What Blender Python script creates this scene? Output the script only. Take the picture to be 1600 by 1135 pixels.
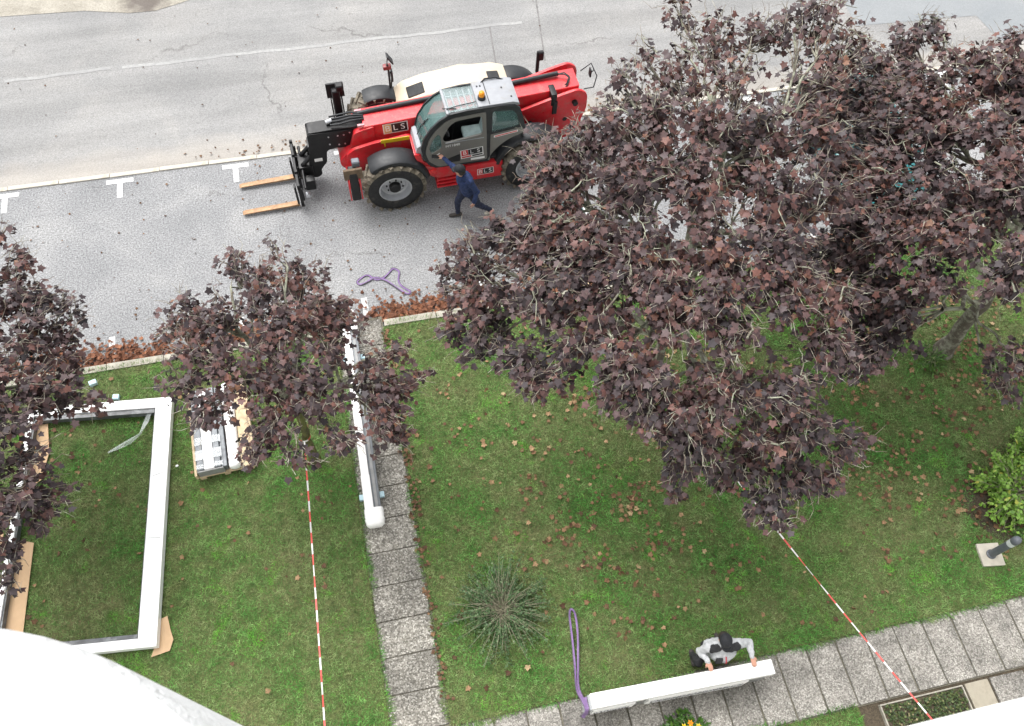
import bpy, bmesh, math, random
import numpy as np
from mathutils import Vector, Matrix, noise as mnoise

scene = bpy.context.scene
for o in list(bpy.data.objects):
    bpy.data.objects.remove(o)
C = scene.collection
R = math.radians
random.seed(7)
RNG = np.random.default_rng(7)

# ---------------------------------------------------------------- camera
cam_data = bpy.data.cameras.new('camera')
cam = bpy.data.objects.new('camera', cam_data)
C.objects.link(cam)
CAM = Vector((0, 0, 14.0))
AX_R = Vector((0.97599942, -0.21334631, 0.04368613))
AX_D = Vector((-0.16599425, -0.85866927, -0.48490514))
AX_F = Vector((0.14096466, 0.46601549, -0.87347497))
m = Matrix((AX_R, -AX_D, -AX_F)).transposed().to_4x4()
m.translation = CAM
cam.matrix_world = m
cam_data.sensor_fit = 'HORIZONTAL'
cam_data.sensor_width = 36.0
cam_data.lens = 1337.0 / 1600 * 36
cam_data.clip_start = 0.05
cam_data.clip_end = 1200
cam_data.dof.use_dof = True
cam_data.dof.focus_distance = 14.5
cam_data.dof.aperture_fstop = 5.0
scene.camera = cam

# ---------------------------------------------------------------- world, sun, exposure (soft overcast daylight)
SUN_EL, SUN_AZ = R(62), R(-28)          # azimuth measured from +Y towards +X
world = bpy.data.worlds.new('World')
scene.world = world
world.use_nodes = True
nt = world.node_tree
nt.nodes.clear()
sky = nt.nodes.new('ShaderNodeTexSky')
sky.sky_type = 'NISHITA'
sky.sun_disc = False
sky.sun_elevation = SUN_EL
sky.sun_rotation = SUN_AZ
sky.air_density = 1.0
sky.dust_density = 5.0
sky.ozone_density = 1.0
hs = nt.nodes.new('ShaderNodeHueSaturation')
hs.inputs['Saturation'].default_value = 0.16
bg = nt.nodes.new('ShaderNodeBackground')
bg.inputs['Strength'].default_value = 0.15
wo = nt.nodes.new('ShaderNodeOutputWorld')
nt.links.new(sky.outputs[0], hs.inputs['Color'])
nt.links.new(hs.outputs[0], bg.inputs['Color'])
nt.links.new(bg.outputs[0], wo.inputs['Surface'])
sun_data = bpy.data.lights.new('sun', 'SUN')
sun_data.energy = 0.9
sun_data.angle = R(50)
sun_data.color = (1.0, 0.985, 0.96)
sun = bpy.data.objects.new('sun', sun_data)
C.objects.link(sun)
sd = Vector((math.sin(SUN_AZ) * math.cos(SUN_EL), math.cos(SUN_AZ) * math.cos(SUN_EL), math.sin(SUN_EL)))
sun.rotation_euler = sd.to_track_quat('Z', 'Y').to_euler()
scene.view_settings.view_transform = 'Standard'
scene.view_settings.look = 'None'
scene.view_settings.exposure = 1.1
scene.view_settings.gamma = 1.0
scene.view_settings.use_curve_mapping = False
scene.render.engine = 'CYCLES'
scene.cycles.max_bounces = 8
scene.cycles.transparent_max_bounces = 12
scene.cycles.use_denoising = True

# ---------------------------------------------------------------- materials
MATS = {}
def newmat(name):
    mt = bpy.data.materials.new(name)
    mt.use_nodes = True
    n = mt.node_tree
    n.nodes.clear()
    out = n.nodes.new('ShaderNodeOutputMaterial')
    b = n.nodes.new('ShaderNodeBsdfPrincipled')
    n.links.new(b.outputs[0], out.inputs[0])
    MATS[name] = mt
    return mt, n, b

def node(n, t, **kw):
    x = n.nodes.new(t)
    for k, v in kw.items():
        if k in x.inputs.keys():
            x.inputs[k].default_value = v
        else:
            setattr(x, k, v)
    return x

def ramp(n, stops, src, interp='LINEAR'):
    r = n.nodes.new('ShaderNodeValToRGB')
    r.color_ramp.interpolation = interp
    e = r.color_ramp.elements
    while len(e) < len(stops):
        e.new(0.5)
    for k, (p, c) in enumerate(stops):
        e[k].position = p
        e[k].color = (c, c, c, 1) if isinstance(c, (int, float)) else tuple(c) + (1,)
    n.links.new(src, r.inputs[0])
    return r.outputs[0]

def noise(n, vec, scale, detail=4, rough=.55, dist=0):
    x = node(n, 'ShaderNodeTexNoise', Scale=scale, Detail=detail, Roughness=rough, Distortion=dist)
    n.links.new(vec, x.inputs['Vector'])
    return x.outputs['Fac']

def mix(n, fac, a, b, mode='MIX'):
    x = n.nodes.new('ShaderNodeMix')
    x.data_type = 'RGBA'
    x.blend_type = mode
    for s, v in ((0, fac), (6, a), (7, b)):
        if hasattr(v, 'links') or isinstance(v, bpy.types.NodeSocket):
            n.links.new(v, x.inputs[s])
        elif isinstance(v, (int, float)) and s == 0:
            x.inputs[0].default_value = v
        else:
            x.inputs[s].default_value = tuple(v) + (1,) if not isinstance(v, (int, float)) else (v, v, v, 1)
    return x.outputs[2]

def math_(n, op, a, b=0.0, c=None):
    x = n.nodes.new('ShaderNodeMath')
    x.operation = op
    for k, v in enumerate((a, b, c)):
        if v is None:
            continue
        if isinstance(v, bpy.types.NodeSocket):
            n.links.new(v, x.inputs[k])
        else:
            x.inputs[k].default_value = v
    return x.outputs[0]

def position(n):
    return n.nodes.new('ShaderNodeNewGeometry').outputs['Position']

def objcoord(n):
    return n.nodes.new('ShaderNodeTexCoord').outputs['Object']

def bump(n, b, h, strength=.3, dist=.01):
    x = node(n, 'ShaderNodeBump', Strength=strength, Distance=dist)
    n.links.new(h, x.inputs['Height'])
    n.links.new(x.outputs[0], b.inputs['Normal'])

def M(name, col, rough=.5, metal=0.0, var=.18, scale=9, bmp=0, bscale=60, spec=.5, dirt=None, dirt_amt=.5, dscale=4):
    """paint, plastic, cloth ...: a base colour broken up by noise, optional dust of its own colour"""
    mt, n, b = newmat(name)
    p = objcoord(n)
    f = noise(n, p, scale, 5)
    lo = tuple(c * (1 - var) for c in col)
    hi = tuple(min(1, c * (1 + var)) for c in col)
    c = ramp(n, [(.3, lo), (.7, hi)], f)
    if dirt is not None:
        d = noise(n, p, dscale, 7, .65)
        dm = ramp(n, [(.62 - dirt_amt * .3, 0.0), (.78 - dirt_amt * .2, 1.0)], d)
        c = mix(n, math_(n, 'MULTIPLY', dm, .75), c, dirt)
    n.links.new(c, b.inputs['Base Color'])
    rr = ramp(n, [(.3, max(0, rough - .08)), (.7, min(1, rough + .1))], noise(n, p, scale * 2.3, 4))
    n.links.new(rr, b.inputs['Roughness'])
    b.inputs['Metallic'].default_value = metal
    b.inputs['Specular IOR Level'].default_value = spec
    if bmp:
        bump(n, b, noise(n, p, bscale, 4), bmp, .01)
    return mt

def glass(name, col, alpha=.35, rough=.04):
    mt, n, b = newmat(name)
    b.inputs['Base Color'].default_value = tuple(col) + (1,)
    f = noise(n, objcoord(n), 3, 3)
    a = ramp(n, [(.3, max(0, alpha - .08)), (.7, alpha + .08)], f)
    n.links.new(a, b.inputs['Alpha'])
    b.inputs['Roughness'].default_value = rough
    b.inputs['Specular IOR Level'].default_value = .8
    return mt

RED = M('red_paint', (.58, .020, .028), .34, dirt=(.36, .10, .085), dirt_amt=.42, dscale=7, var=.08)
BLACKM = M('black_metal', (.009, .009, .010), .38, var=.3, dirt=(.06, .055, .05), dirt_amt=.08, spec=.35)
BLACKP = M('black_plastic', (.017, .0185, .021), .45, var=.2, dirt=(.08, .075, .07), dirt_amt=.08, spec=.4)
GREYP = M('grey_paint', (.150, .145, .132), .38, var=.06)
LGREY = M('light_grey_panel', (.30, .31, .33), .45, var=.08, dirt=(.28, .27, .25), dirt_amt=.2)
CREAM = M('cream_paint', (.56, .475, .355), .4, var=.05, dirt=(.5, .44, .36), dirt_amt=.15)
YELLOW = M('yellow_paint', (.75, .55, .02), .5, var=.1)
TYRE = M('tyre_rubber', (.013, .013, .014), .7, var=.3, dirt=(.09, .08, .065), dirt_amt=.25)
TREAD = M('muddy_tread', (.085, .074, .056), .9, var=.5, scale=6, dirt=(.27, .235, .18), dirt_amt=.75, dscale=7, bmp=.4)
RIM = M('silver_rim', (.42, .43, .45), .38, metal=.35, var=.1)
FORKM = M('worn_fork_steel', (.26, .15, .075), .5, metal=.3, var=.3, scale=14, dirt=(.36, .24, .13), dirt_amt=.5)
STEEL = M('bright_steel', (.55, .56, .58), .3, metal=.8, var=.1)
GLASS = glass('tinted_glass', (.13, .24, .23), .36)
GLASSR = glass('roof_glass', (.42, .52, .52), .30)
SEAT = M('seat_cloth', (.22, .29, .29), .8, var=.2)
AMBER = M('amber_lens', (.85, .30, .01), .25, var=.1)
BROWNPAD = M('worn_pad', (.14, .095, .06), .8, var=.35, scale=12)
WHITEP = M('white_paint', (.80, .80, .79), .45, var=.03)
WHITEPVC = M('white_window_profile', (.82, .82, .82), .35, var=.02)
STICKW = M('sticker_white', (.78, .78, .77), .4, var=.02)
STICKR = M('sticker_red', (.60, .03, .03), .4, var=.05)
STICKK = M('sticker_black', (.015, .015, .016), .4, var=.05)
STICKO = M('sticker_orange', (.66, .42, .20), .4, var=.08)
DARKIN = M('dark_interior', (.012, .013, .014), .7, var=.3)
NAVY = M('navy_cloth', (.014, .028, .088), .85, var=.35, scale=25, bmp=.3, bscale=90)
NAVYT = M('navy_trousers', (.013, .018, .042), .85, var=.35, scale=25, bmp=.3, bscale=90)
SKIN = M('skin', (.46, .24, .17), .55, var=.1)
CAPM = M('cap_cloth', (.008, .009, .012), .8, var=.3, scale=30)
GREYJ = M('grey_fleece', (.40, .41, .42), .9, var=.12, scale=30, bmp=.3, bscale=120)
BLACKJ = M('black_cloth', (.016, .016, .018), .85, var=.3, scale=30)
SHOE = M('shoe', (.04, .035, .03), .7, var=.2)
SHOEP = M('shoe_pale', (.45, .42, .36), .7, var=.2)
HAIR = M('hair', (.02, .014, .010), .7, var=.2)
REDZIP = M('red_zip', (.5, .03, .05), .6)
WOOD = M('pallet_wood', (.50, .39, .25), .75, var=.25, scale=12, dirt=(.30, .22, .14), dirt_amt=.3)
FOAM = M('white_foam_wrap', (.80, .79, .78), .7, var=.04, scale=30, bmp=.25, bscale=30)
GREYAL = M('grey_profile', (.115, .125, .135), .42, var=.12, metal=.2)
GREYPKG = M('grey_wrap', (.22, .22, .22), .5, var=.15)
CARD = M('cardboard', (.47, .32, .19), .85, var=.08, scale=5)
FILM = glass('plastic_film', (.70, .74, .76), .32, .25)
FILMCLR = glass('clear_film', (.80, .86, .86), .28, .2)
PALEBLUE = M('pale_blue_foam', (.45, .62, .68), .7, var=.08)
SLING = M('violet_webbing', (.20, .125, .27), .8, var=.2, scale=30)
SLINGD = M('dark_webbing_edge', (.10, .085, .11), .8, var=.2, scale=30)
TAPER = M('tape_red', (.60, .085, .075), .5, var=.08)
TAPEW = M('tape_white', (.66, .64, .63), .5, var=.03)
CONC = M('concrete', (.42, .39, .33), .9, var=.2, scale=6, bmp=.3, bscale=50)
KERBM = M('kerb_stone', (.34, .32, .27), .92, var=.25, scale=5, bmp=.35, bscale=40, dirt=(.20, .18, .13), dirt_amt=.35)
KERBP = M('pale_kerb_stone', (.46, .43, .37), .92, var=.12, scale=5, dirt=(.36, .32, .25), dirt_amt=.3)
BOLL = M('bollard_paint', (.09, .10, .115), .5, var=.12)
TEAL = M('teal_car_paint', (.018, .155, .165), .3, var=.06)
CARBLK = M('car_trim', (.02, .02, .022), .5)
HEADL = glass('headlight_glass', (.7, .75, .78), .7, .1)
BARK = None
# ---------------------------------------------------------------- mesh helpers
def link(name, me, mat=None, parent=None):
    o = bpy.data.objects.new(name, me)
    C.objects.link(o)
    if mat is not None:
        for q in (mat if isinstance(mat, (list, tuple)) else [mat]):
            me.materials.append(q)
    if parent is not None:
        o.parent = parent
    return o

def obj(name, bm, mat=None, parent=None, smooth=None):
    me = bpy.data.meshes.new(name)
    bmesh.ops.recalc_face_normals(bm, faces=bm.faces)
    bm.to_mesh(me)
    bm.free()
    if smooth:
        for p in me.polygons:
            p.use_smooth = True
        me.set_sharp_from_angle(angle=R(smooth))
    return link(name, me, mat, parent)

def thing(name, label, cat, loc=(0, 0, 0), rz=0.0, group=None):
    o = bpy.data.objects.new(name, None)
    o.empty_display_size = .2
    C.objects.link(o)
    o.location = loc
    o.rotation_euler = (0, 0, rz)
    return tag(o, label, cat, group)

def tag(o, label, cat, group=None, kind=None):
    if label: o['label'] = label
    if cat: o['category'] = cat
    if group: o['group'] = group
    if kind: o['kind'] = kind
    return o

def struct(o):
    o['kind'] = 'structure'
    return o

def BM():
    return bmesh.new()

def box(bm, c, s, rot=None, bev=0.0, seg=1):
    """box of size s centred on c"""
    r = bmesh.ops.create_cube(bm, size=1.0)
    vs = r['verts']
    bmesh.ops.scale(bm, vec=s, verts=vs)
    if bev:
        es = list({e for v in vs for e in v.link_edges})
        br = bmesh.ops.bevel(bm, geom=es, offset=bev, segments=seg, affect='EDGES', profile=.7)
        vs = list({v for f in br['faces'] for v in f.verts} | {v for v in vs if v.is_valid})
    if rot is not None:
        bmesh.ops.transform(bm, matrix=rot.to_4x4() if isinstance(rot, Matrix) else Matrix.Rotation(rot, 4, 'Z'), verts=vs)
    bmesh.ops.translate(bm, vec=c, verts=vs)
    return bm

def boxr(bm, x0, x1, y0, y1, z0, z1, bev=0.0, seg=1):
    return box(bm, ((x0 + x1) / 2, (y0 + y1) / 2, (z0 + z1) / 2), (abs(x1 - x0), abs(y1 - y0), abs(z1 - z0)), None, bev, seg)

def prism(bm, prof, a0, a1, axis='v', bev=0.0, seg=2):
    """closed profile [(p,q)] extruded a0..a1: axis 'v' profile=(u,z) along v; 'z' profile=(u,v) along z; 'u' profile=(v,z) along u"""
    def P(p, q, a):
        return (p, a, q) if axis == 'v' else (p, q, a) if axis == 'z' else (a, p, q)
    A = [bm.verts.new(P(p, q, a0)) for p, q in prof]
    B = [bm.verts.new(P(p, q, a1)) for p, q in prof]
    n = len(prof)
    fs = [bm.faces.new(A), bm.faces.new(B[::-1])]
    for k in range(n):
        fs.append(bm.faces.new((A[k], B[k], B[(k + 1) % n], A[(k + 1) % n])))
    if bev:
        es = list({e for f in fs[:2] for e in f.edges})
        bmesh.ops.bevel(bm, geom=es, offset=bev, segments=seg, affect='EDGES', profile=.6)
    return bm

def plate(bm, outer, holes, a0, a1, axis='v'):
    """a plate with openings: outline and hole loops filled, then given thickness a0..a1"""
    def P(p, q, a):
        return (p, a, q) if axis == 'v' else (p, q, a) if axis == 'z' else (a, p, q)
    t = bmesh.new()
    for lp in [outer] + list(holes):
        vs = [t.verts.new(P(p, q, a0)) for p, q in lp]
        for k in range(len(vs)):
            t.edges.new((vs[k], vs[(k + 1) % len(vs)]))
    bmesh.ops.triangle_fill(t, use_beauty=True, edges=t.edges[:])
    r = bmesh.ops.extrude_face_region(t, geom=t.faces[:])
    vs = [g for g in r['geom'] if isinstance(g, bmesh.types.BMVert)]
    d = P(0, 0, a1 - a0)
    bmesh.ops.translate(t, vec=d, verts=vs)
    me = bpy.data.meshes.new('tmp')
    t.to_mesh(me)
    t.free()
    bm.from_mesh(me)
    bpy.data.meshes.remove(me)
    return bm

def round_poly(pts, r, n=4):
    """round the corners of a 2-D polygon"""
    out = []
    k = len(pts)
    for i in range(k):
        a, b, c = Vector(pts[i - 1]), Vector(pts[i]), Vector(pts[(i + 1) % k])
        d1, d2 = (a - b), (c - b)
        q = min(r, d1.length * .45, d2.length * .45)
        p1, p2 = b + d1.normalized() * q, b + d2.normalized() * q
        for j in range(n + 1):
            t = j / n
            out.append(tuple((p1 * (1 - t) + b * t) * (1 - t) + (b * (1 - t) + p2 * t) * t))
    return out

def tube(bm, pts, r, n=8, caps=True, closed=False):
    pts = [Vector(p) for p in pts]
    rs = r if isinstance(r, (list, tuple)) else [r] * len(pts)
    rings = []
    up = None
    N = len(pts)
    for k, p in enumerate(pts):
        if closed:
            d = pts[(k + 1) % N] - pts[k - 1]
        else:
            d = pts[min(k + 1, N - 1)] - pts[max(k - 1, 0)]
        d.normalize()
        if up is None:
            up = Vector((0, 0, 1)) if abs(d.z) < .9 else Vector((1, 0, 0))
        x = d.cross(up).normalized()
        y = x.cross(d).normalized()
        up = y
        rings.append([bm.verts.new(p + (x * math.cos(2 * math.pi * j / n) + y * math.sin(2 * math.pi * j / n)) * rs[k]) for j in range(n)])
    for k in range(N if closed else N - 1):
        A, B = rings[k], rings[(k + 1) % N]
        for j in range(n):
            bm.faces.new((A[j], A[(j + 1) % n], B[(j + 1) % n], B[j]))
    if caps and not closed:
        bm.faces.new(rings[0][::-1])
        bm.faces.new(rings[-1])
    return bm

def lathe(bm, prof, c, axis='v', n=32, a0=0.0, a1=2 * math.pi):
    """profile [(radius, along)] turned round an axis through c; 'v' = along local y, 'z' = along z"""
    full = abs(a1 - a0) > 6.28
    k = n if full else n + 1
    rings = []
    for j in range(k):
        t = a0 + (a1 - a0) * j / n
        if axis == 'v':
            rings.append([bm.verts.new((c[0] + r * math.cos(t), c[1] + a, c[2] + r * math.sin(t))) for r, a in prof])
        elif axis == 'u':
            rings.append([bm.verts.new((c[0] + a, c[1] + r * math.cos(t), c[2] + r * math.sin(t))) for r, a in prof])
        else:
            rings.append([bm.verts.new((c[0] + r * math.cos(t), c[1] + r * math.sin(t), c[2] + a)) for r, a in prof])
    for j in range(n):
        A, B = rings[j], rings[(j + 1) % k]
        for i in range(len(prof) - 1):
            bm.faces.new((A[i], A[i + 1], B[i + 1], B[i]))
    bmesh.ops.remove_doubles(bm, verts=bm.verts, dist=1e-5)
    return bm

def cyl(bm, a, b, r, n=12):
    return tube(bm, [a, b], r, n)

def np_mesh(name, V, F, mat, parent=None, attr=None, smooth=False):
    """big meshes straight from arrays; attr = {name: per-vertex floats}"""
    me = bpy.data.meshes.new(name)
    V = np.ascontiguousarray(V, dtype=np.float32)
    F = np.ascontiguousarray(F, dtype=np.int32)
    k = F.shape[1]
    me.vertices.add(len(V))
    me.vertices.foreach_set('co', V.ravel())
    me.loops.add(F.size)
    me.loops.foreach_set('vertex_index', F.ravel())
    me.polygons.add(len(F))
    me.polygons.foreach_set('loop_start', np.arange(len(F), dtype=np.int32) * k)
    if smooth:
        me.polygons.foreach_set('use_smooth', np.ones(len(F), dtype=bool))
    for an, av in (attr or {}).items():
        a = me.attributes.new(an, 'FLOAT', 'POINT')
        a.data.foreach_set('value', np.ascontiguousarray(av, dtype=np.float32))
    me.update(calc_edges=True)
    me.validate()
    return link(name, me, mat, parent)

def np_tubes(paths, sides=5):
    """paths: list of (points (k,3), radii (k,)) -> V, F (quads)"""
    VV, FF = [], []
    off = 0
    ang = np.arange(sides) * 2 * np.pi / sides
    for P, rad in paths:
        P = np.asarray(P, float)
        rad = np.asarray(rad, float)
        d = np.gradient(P, axis=0)
        d /= np.linalg.norm(d, axis=1, keepdims=True) + 1e-9
        ref = np.where(np.abs(d[:, 2:3]) < .9, np.array([[0, 0, 1.]]), np.array([[1., 0, 0]]))
        x = np.cross(d, ref)
        x /= np.linalg.norm(x, axis=1, keepdims=True) + 1e-9
        y = np.cross(x, d)
        ring = P[:, None] + rad[:, None, None] * (x[:, None] * np.cos(ang)[None, :, None] + y[:, None] * np.sin(ang)[None, :, None])
        k = len(P)
        VV.append(ring.reshape(-1, 3))
        i, j = np.meshgrid(np.arange(k - 1), np.arange(sides), indexing='ij')
        a = off + i * sides + j
        b = off + i * sides + (j + 1) % sides
        FF.append(np.stack([a, b, b + sides, a + sides], -1).reshape(-1, 4))
        off += k * sides
    return np.concatenate(VV), np.concatenate(FF)

def lettering(name, txt, size, mat, parent, M4, depth=.002, align='CENTER'):
    cu = bpy.data.curves.new('text', 'FONT')
    cu.body = txt
    cu.size = size
    cu.align_x = align
    cu.align_y = 'CENTER'
    cu.extrude = depth
    t = bpy.data.objects.new('text', cu)
    C.objects.link(t)
    dg = bpy.context.evaluated_depsgraph_get()
    me = bpy.data.meshes.new_from_object(t.evaluated_get(dg))
    bpy.data.objects.remove(t)
    bpy.data.curves.remove(cu)
    me.transform(M4)
    me.materials.clear()
    return link(name, me, mat, parent)

def in_view(P, margin=60):
    v = np.asarray(P) - np.array(CAM)
    w = v @ np.array(AX_F)
    x = 800 + 1337 * (v @ np.array(AX_R)) / w
    y = 567.5 + 1337 * (v @ np.array(AX_D)) / w
    return (x > -margin) & (x < 1600 + margin) & (y > -margin) & (y < 1135 + margin), w
# ---------------------------------------------------------------- the setting: ground, road, parking, lawn, paths
LAWN_Z = .08

def ground_mat(name, stops, speck=(.75, 1.25), sscale=90, low=.35, lscale=.5, dust=None, rough=.92, crack=0.0, bmpd=.004):
    mt, n, b = newmat(name)
    p = position(n)
    c = ramp(n, stops, noise(n, p, lscale, 8, .62, .4))
    s1 = noise(n, p, sscale, 3, .7)
    sp = ramp(n, [(.30, speck[0]), (.5, 1.0), (.70, speck[1])], s1)
    c = mix(n, 1.0, c, sp, 'MULTIPLY')
    s2 = noise(n, p, 22, 6, .75)
    c = mix(n, 1.0, c, ramp(n, [(.3, 1 - low * .6), (.7, 1 + low * .4)], s2), 'MULTIPLY')
    if crack:
        vo = node(n, 'ShaderNodeTexVoronoi', feature='DISTANCE_TO_EDGE', Scale=crack)
        dn = node(n, 'ShaderNodeTexNoise', Scale=1.6, Detail=6, Roughness=.65)
        n.links.new(p, dn.inputs['Vector'])
        ad = n.nodes.new('ShaderNodeVectorMath')
        ad.operation = 'MULTIPLY_ADD'
        n.links.new(dn.outputs['Color'], ad.inputs[0])
        ad.inputs[1].default_value = (1.2, 1.2, 0)
        n.links.new(p, ad.inputs[2])
        n.links.new(ad.outputs[0], vo.inputs['Vector'])
        ck = ramp(n, [(0.0, 1.0), (.006, 0.0)], vo.outputs['Distance'])
        msk = ramp(n, [(.5, 0.0), (.62, 1.0)], noise(n, p, .45, 3))
        c = mix(n, math_(n, 'MULTIPLY', math_(n, 'MULTIPLY', ck, msk), .55), c, (.06, .055, .05))
    if dust:
        c = dust(n, p, c)
    n.links.new(c, b.inputs['Base Color'])
    b.inputs['Roughness'].default_value = rough
    b.inputs['Specular IOR Level'].default_value = .25
    bump(n, b, s1, .5, bmpd)
    return mt

def road_dust(n, p, c):
    # pale silt washed against the far kerb, and a dark oily patch by the verge
    sx = n.nodes.new('ShaderNodeSeparateXYZ')
    n.links.new(p, sx.inputs[0])
    y = sx.outputs['Y']
    yy = math_(n, 'ADD', y, math_(n, 'MULTIPLY', noise(n, p, .9, 5, .6), .9))
    band = ramp(n, [(.0, 0.0), (.02, 1.0), (.30, .75), (.62, 0.0)], math_(n, 'MULTIPLY', math_(n, 'SUBTRACT', yy, 13.75), .7))
    c = mix(n, math_(n, 'MULTIPLY', band, .45), c, (.40, .355, .30))
    mp = node(n, 'ShaderNodeMapping')
    mp.inputs['Scale'].default_value = (.16, 1.5, 1)
    n.links.new(p, mp.inputs['Vector'])
    c = mix(n, 1.0, c, ramp(n, [(.35, .86), (.65, 1.10)], noise(n, mp.outputs[0], 1.0, 5, .6)), 'MULTIPLY')
    return c

def verge_dust(n, p, c):
    vm = n.nodes.new('ShaderNodeVectorMath')
    vm.operation = 'DISTANCE'
    n.links.new(p, vm.inputs[0])
    vm.inputs[1].default_value = (-4.2, 18.85, 0)
    d = math_(n, 'ADD', vm.outputs['Value'], math_(n, 'MULTIPLY', noise(n, p, 3, 5), .8))
    f = ramp(n, [(.45, 1.0), (.85, 0.0)], math_(n, 'SUBTRACT', d, .25))
    return mix(n, math_(n, 'MULTIPLY', f, .8), c, (.085, .07, .065))

ASPH = ground_mat('parking_asphalt_mat', [(.3, (.205, .208, .212)), (.5, (.240, .242, .245)), (.7, (.29, .29, .288))], speck=(.42, 1.55), sscale=34, low=.4, lscale=.7, crack=.35)
ROADM = ground_mat('road_asphalt_mat', [(.3, (.222, .222, .220)), (.5, (.254, .252, .247)), (.72, (.290, .283, .272))], speck=(.70, 1.22), sscale=38, low=.3, lscale=.45, dust=road_dust, crack=.22)
PATCHM = ground_mat('repair_asphalt_mat', [(.3, (.21, .225, .235)), (.7, (.255, .265, .27))], speck=(.85, 1.12), sscale=60, low=.15)
VERGEM = ground_mat('sandy_verge_mat', [(.3, (.26, .24, .20)), (.6, (.36, .335, .285)), (.75, (.2, .185, .16))], speck=(.8, 1.2), sscale=40, low=.4, lscale=1.4, dust=verge_dust)
SOILM = ground_mat('lawn_soil_mat', [(.3, (.055, .078, .022)), (.5, (.085, .105, .036)), (.7, (.125, .118, .055))], speck=(.5, 1.6), sscale=45, low=.7, lscale=.8)
EARTHM = ground_mat('bare_earth_mat', [(.3, (.05, .04, .028)), (.7, (.10, .08, .055))], speck=(.6, 1.5), sscale=50, low=.6)
JOINTM = ground_mat('path_joint_mat', [(.3, (.10, .092, .072)), (.7, (.19, .175, .135))], speck=(.6, 1.4), sscale=50, low=.6, lscale=2.0)
GROUNDM = ground_mat('far_ground_mat', [(.3, (.24, .24, .235)), (.7, (.30, .295, .285))])

def sheet(name, poly, z, mat, thick=.0, parent=None):
    bm = BM()
    if thick:
        prism(bm, poly, z - thick, z, 'z')
    else:
        bm.faces.new([bm.verts.new((x, y, z)) for x, y in poly])
    return obj(name, bm, mat, parent)

def rect(x0, x1, y0, y1):
    return [(x0, y0), (x1, y0), (x1, y1), (x0, y1)]

struct(sheet('ground', rect(-400, 400, -300, 500), -.06, GROUNDM))
struct(sheet('parking_area', rect(-40, 45, 8.6, 13.42), 0.0, ASPH, .05))
struct(sheet('road', rect(-60, 60, 13.36, 45), .006, ROADM, .05))
struct(sheet('sandy_verge', [(-40, 19.1), (-7.5, 18.72), (-5.6, 18.62), (-4.6, 18.38), (-4.0, 18.36), (-3.4, 18.55), (-2.6, 18.85), (-1.5, 19.3), (0, 20.0), (0, 30), (-40, 30)], .014, VERGEM))
struct(sheet('asphalt_patch', [(12.6, 15.12), (15.81, 14.98), (15.97, 14.05), (24, 13.75), (24, 20), (12.9, 20)], .011, PATCHM))

# lawn soil in pieces around the paths (one sheet each side)
LEFT = rect(-40, -.88, -3, 8.66)
struct(sheet('lawn', LEFT, LAWN_Z, SOILM, .12))
struct(sheet('lawn', rect(.02, 45, 1.5, 8.66), LAWN_Z, SOILM, .12))
struct(sheet('lawn', rect(-.88, 6.22, -3, .455), LAWN_Z, SOILM, .12))
struct(sheet('path_bed', rect(-.88, .02, .455, 8.9), .066, JOINTM, .08))
struct(sheet('path_bed', rect(.02, 45, .455, 1.5), .062, JOINTM, .08))
struct(sheet('path_bed', rect(6.22, 45, -3, .455), .045, EARTHM, .08))

# kerbs, stone by stone
def kerb(name, y0, y1, x0, x1, step, top, mat, gap=None, jitter=.006):
    k = bpy.data.objects.new(name, None)
    C.objects.link(k)
    struct(k)
    bm = BM()
    box(bm, (0, 0, 0), (step - .012, y1 - y0, .16), None, .012, 2)
    first = obj('kerb_stone', bm, mat, k, 40)
    x = x0 + step / 2
    used = False
    while x < x1:
        if not (gap and gap[0] < x < gap[1]):
            o = first if not used else first.copy()
            if used:
                C.objects.link(o)
            used = True
            o.location = (x, (y0 + y1) / 2 + random.uniform(-jitter, jitter), top - .08 + random.uniform(-.006, .004))
            o.rotation_euler = (0, random.uniform(-.004, .004), random.uniform(-.006, .006))
        x += step
    return k
kerb('lawn_kerb', 8.66, 8.80, -14, -1.0, 1.0, .105, KERBM)
kerb('lawn_kerb', 8.66, 8.80, .04, 19, 1.0, .105, KERBM)
kerb('road_kerb', 13.34, 13.44, -15, 21, 1.0, .028, KERBP, jitter=.004)

# painted markings
def paint_mat():
    mt, n, b = newmat('road_paint')
    p = position(n)
    w = ramp(n, [(.34, 0.0), (.52, 1.0)], noise(n, p, 30, 8, .75))
    n.links.new(mix(n, w, (.24, .24, .24), (.64, .64, .63)), b.inputs['Base Color'])
    b.inputs['Roughness'].default_value = .75
    return mt
def worn_mat():
    mt, n, b = newmat('worn_road_paint')
    p = position(n)
    w = math_(n, 'MULTIPLY', ramp(n, [(.36, 0.0), (.58, 1.0)], noise(n, p, 9, 9, .8)), ramp(n, [(.35, .25), (.6, 1.0)], noise(n, p, .8, 3)))
    n.links.new(mix(n, w, (.238, .238, .235), (.335, .335, .325)), b.inputs['Base Color'])
    b.inputs['Roughness'].default_value = .85
    return mt
PAINT, WORN = paint_mat(), worn_mat()
PATCHJ = M('joint_tar', (.16, .155, .15), .9, var=.3)
def strip(bm, x0, x1, y0, y1, z):
    bm.faces.new([bm.verts.new(q) for q in ((x0, y0, z), (x1, y0, z), (x1, y1, z), (x0, y1, z))])
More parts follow.
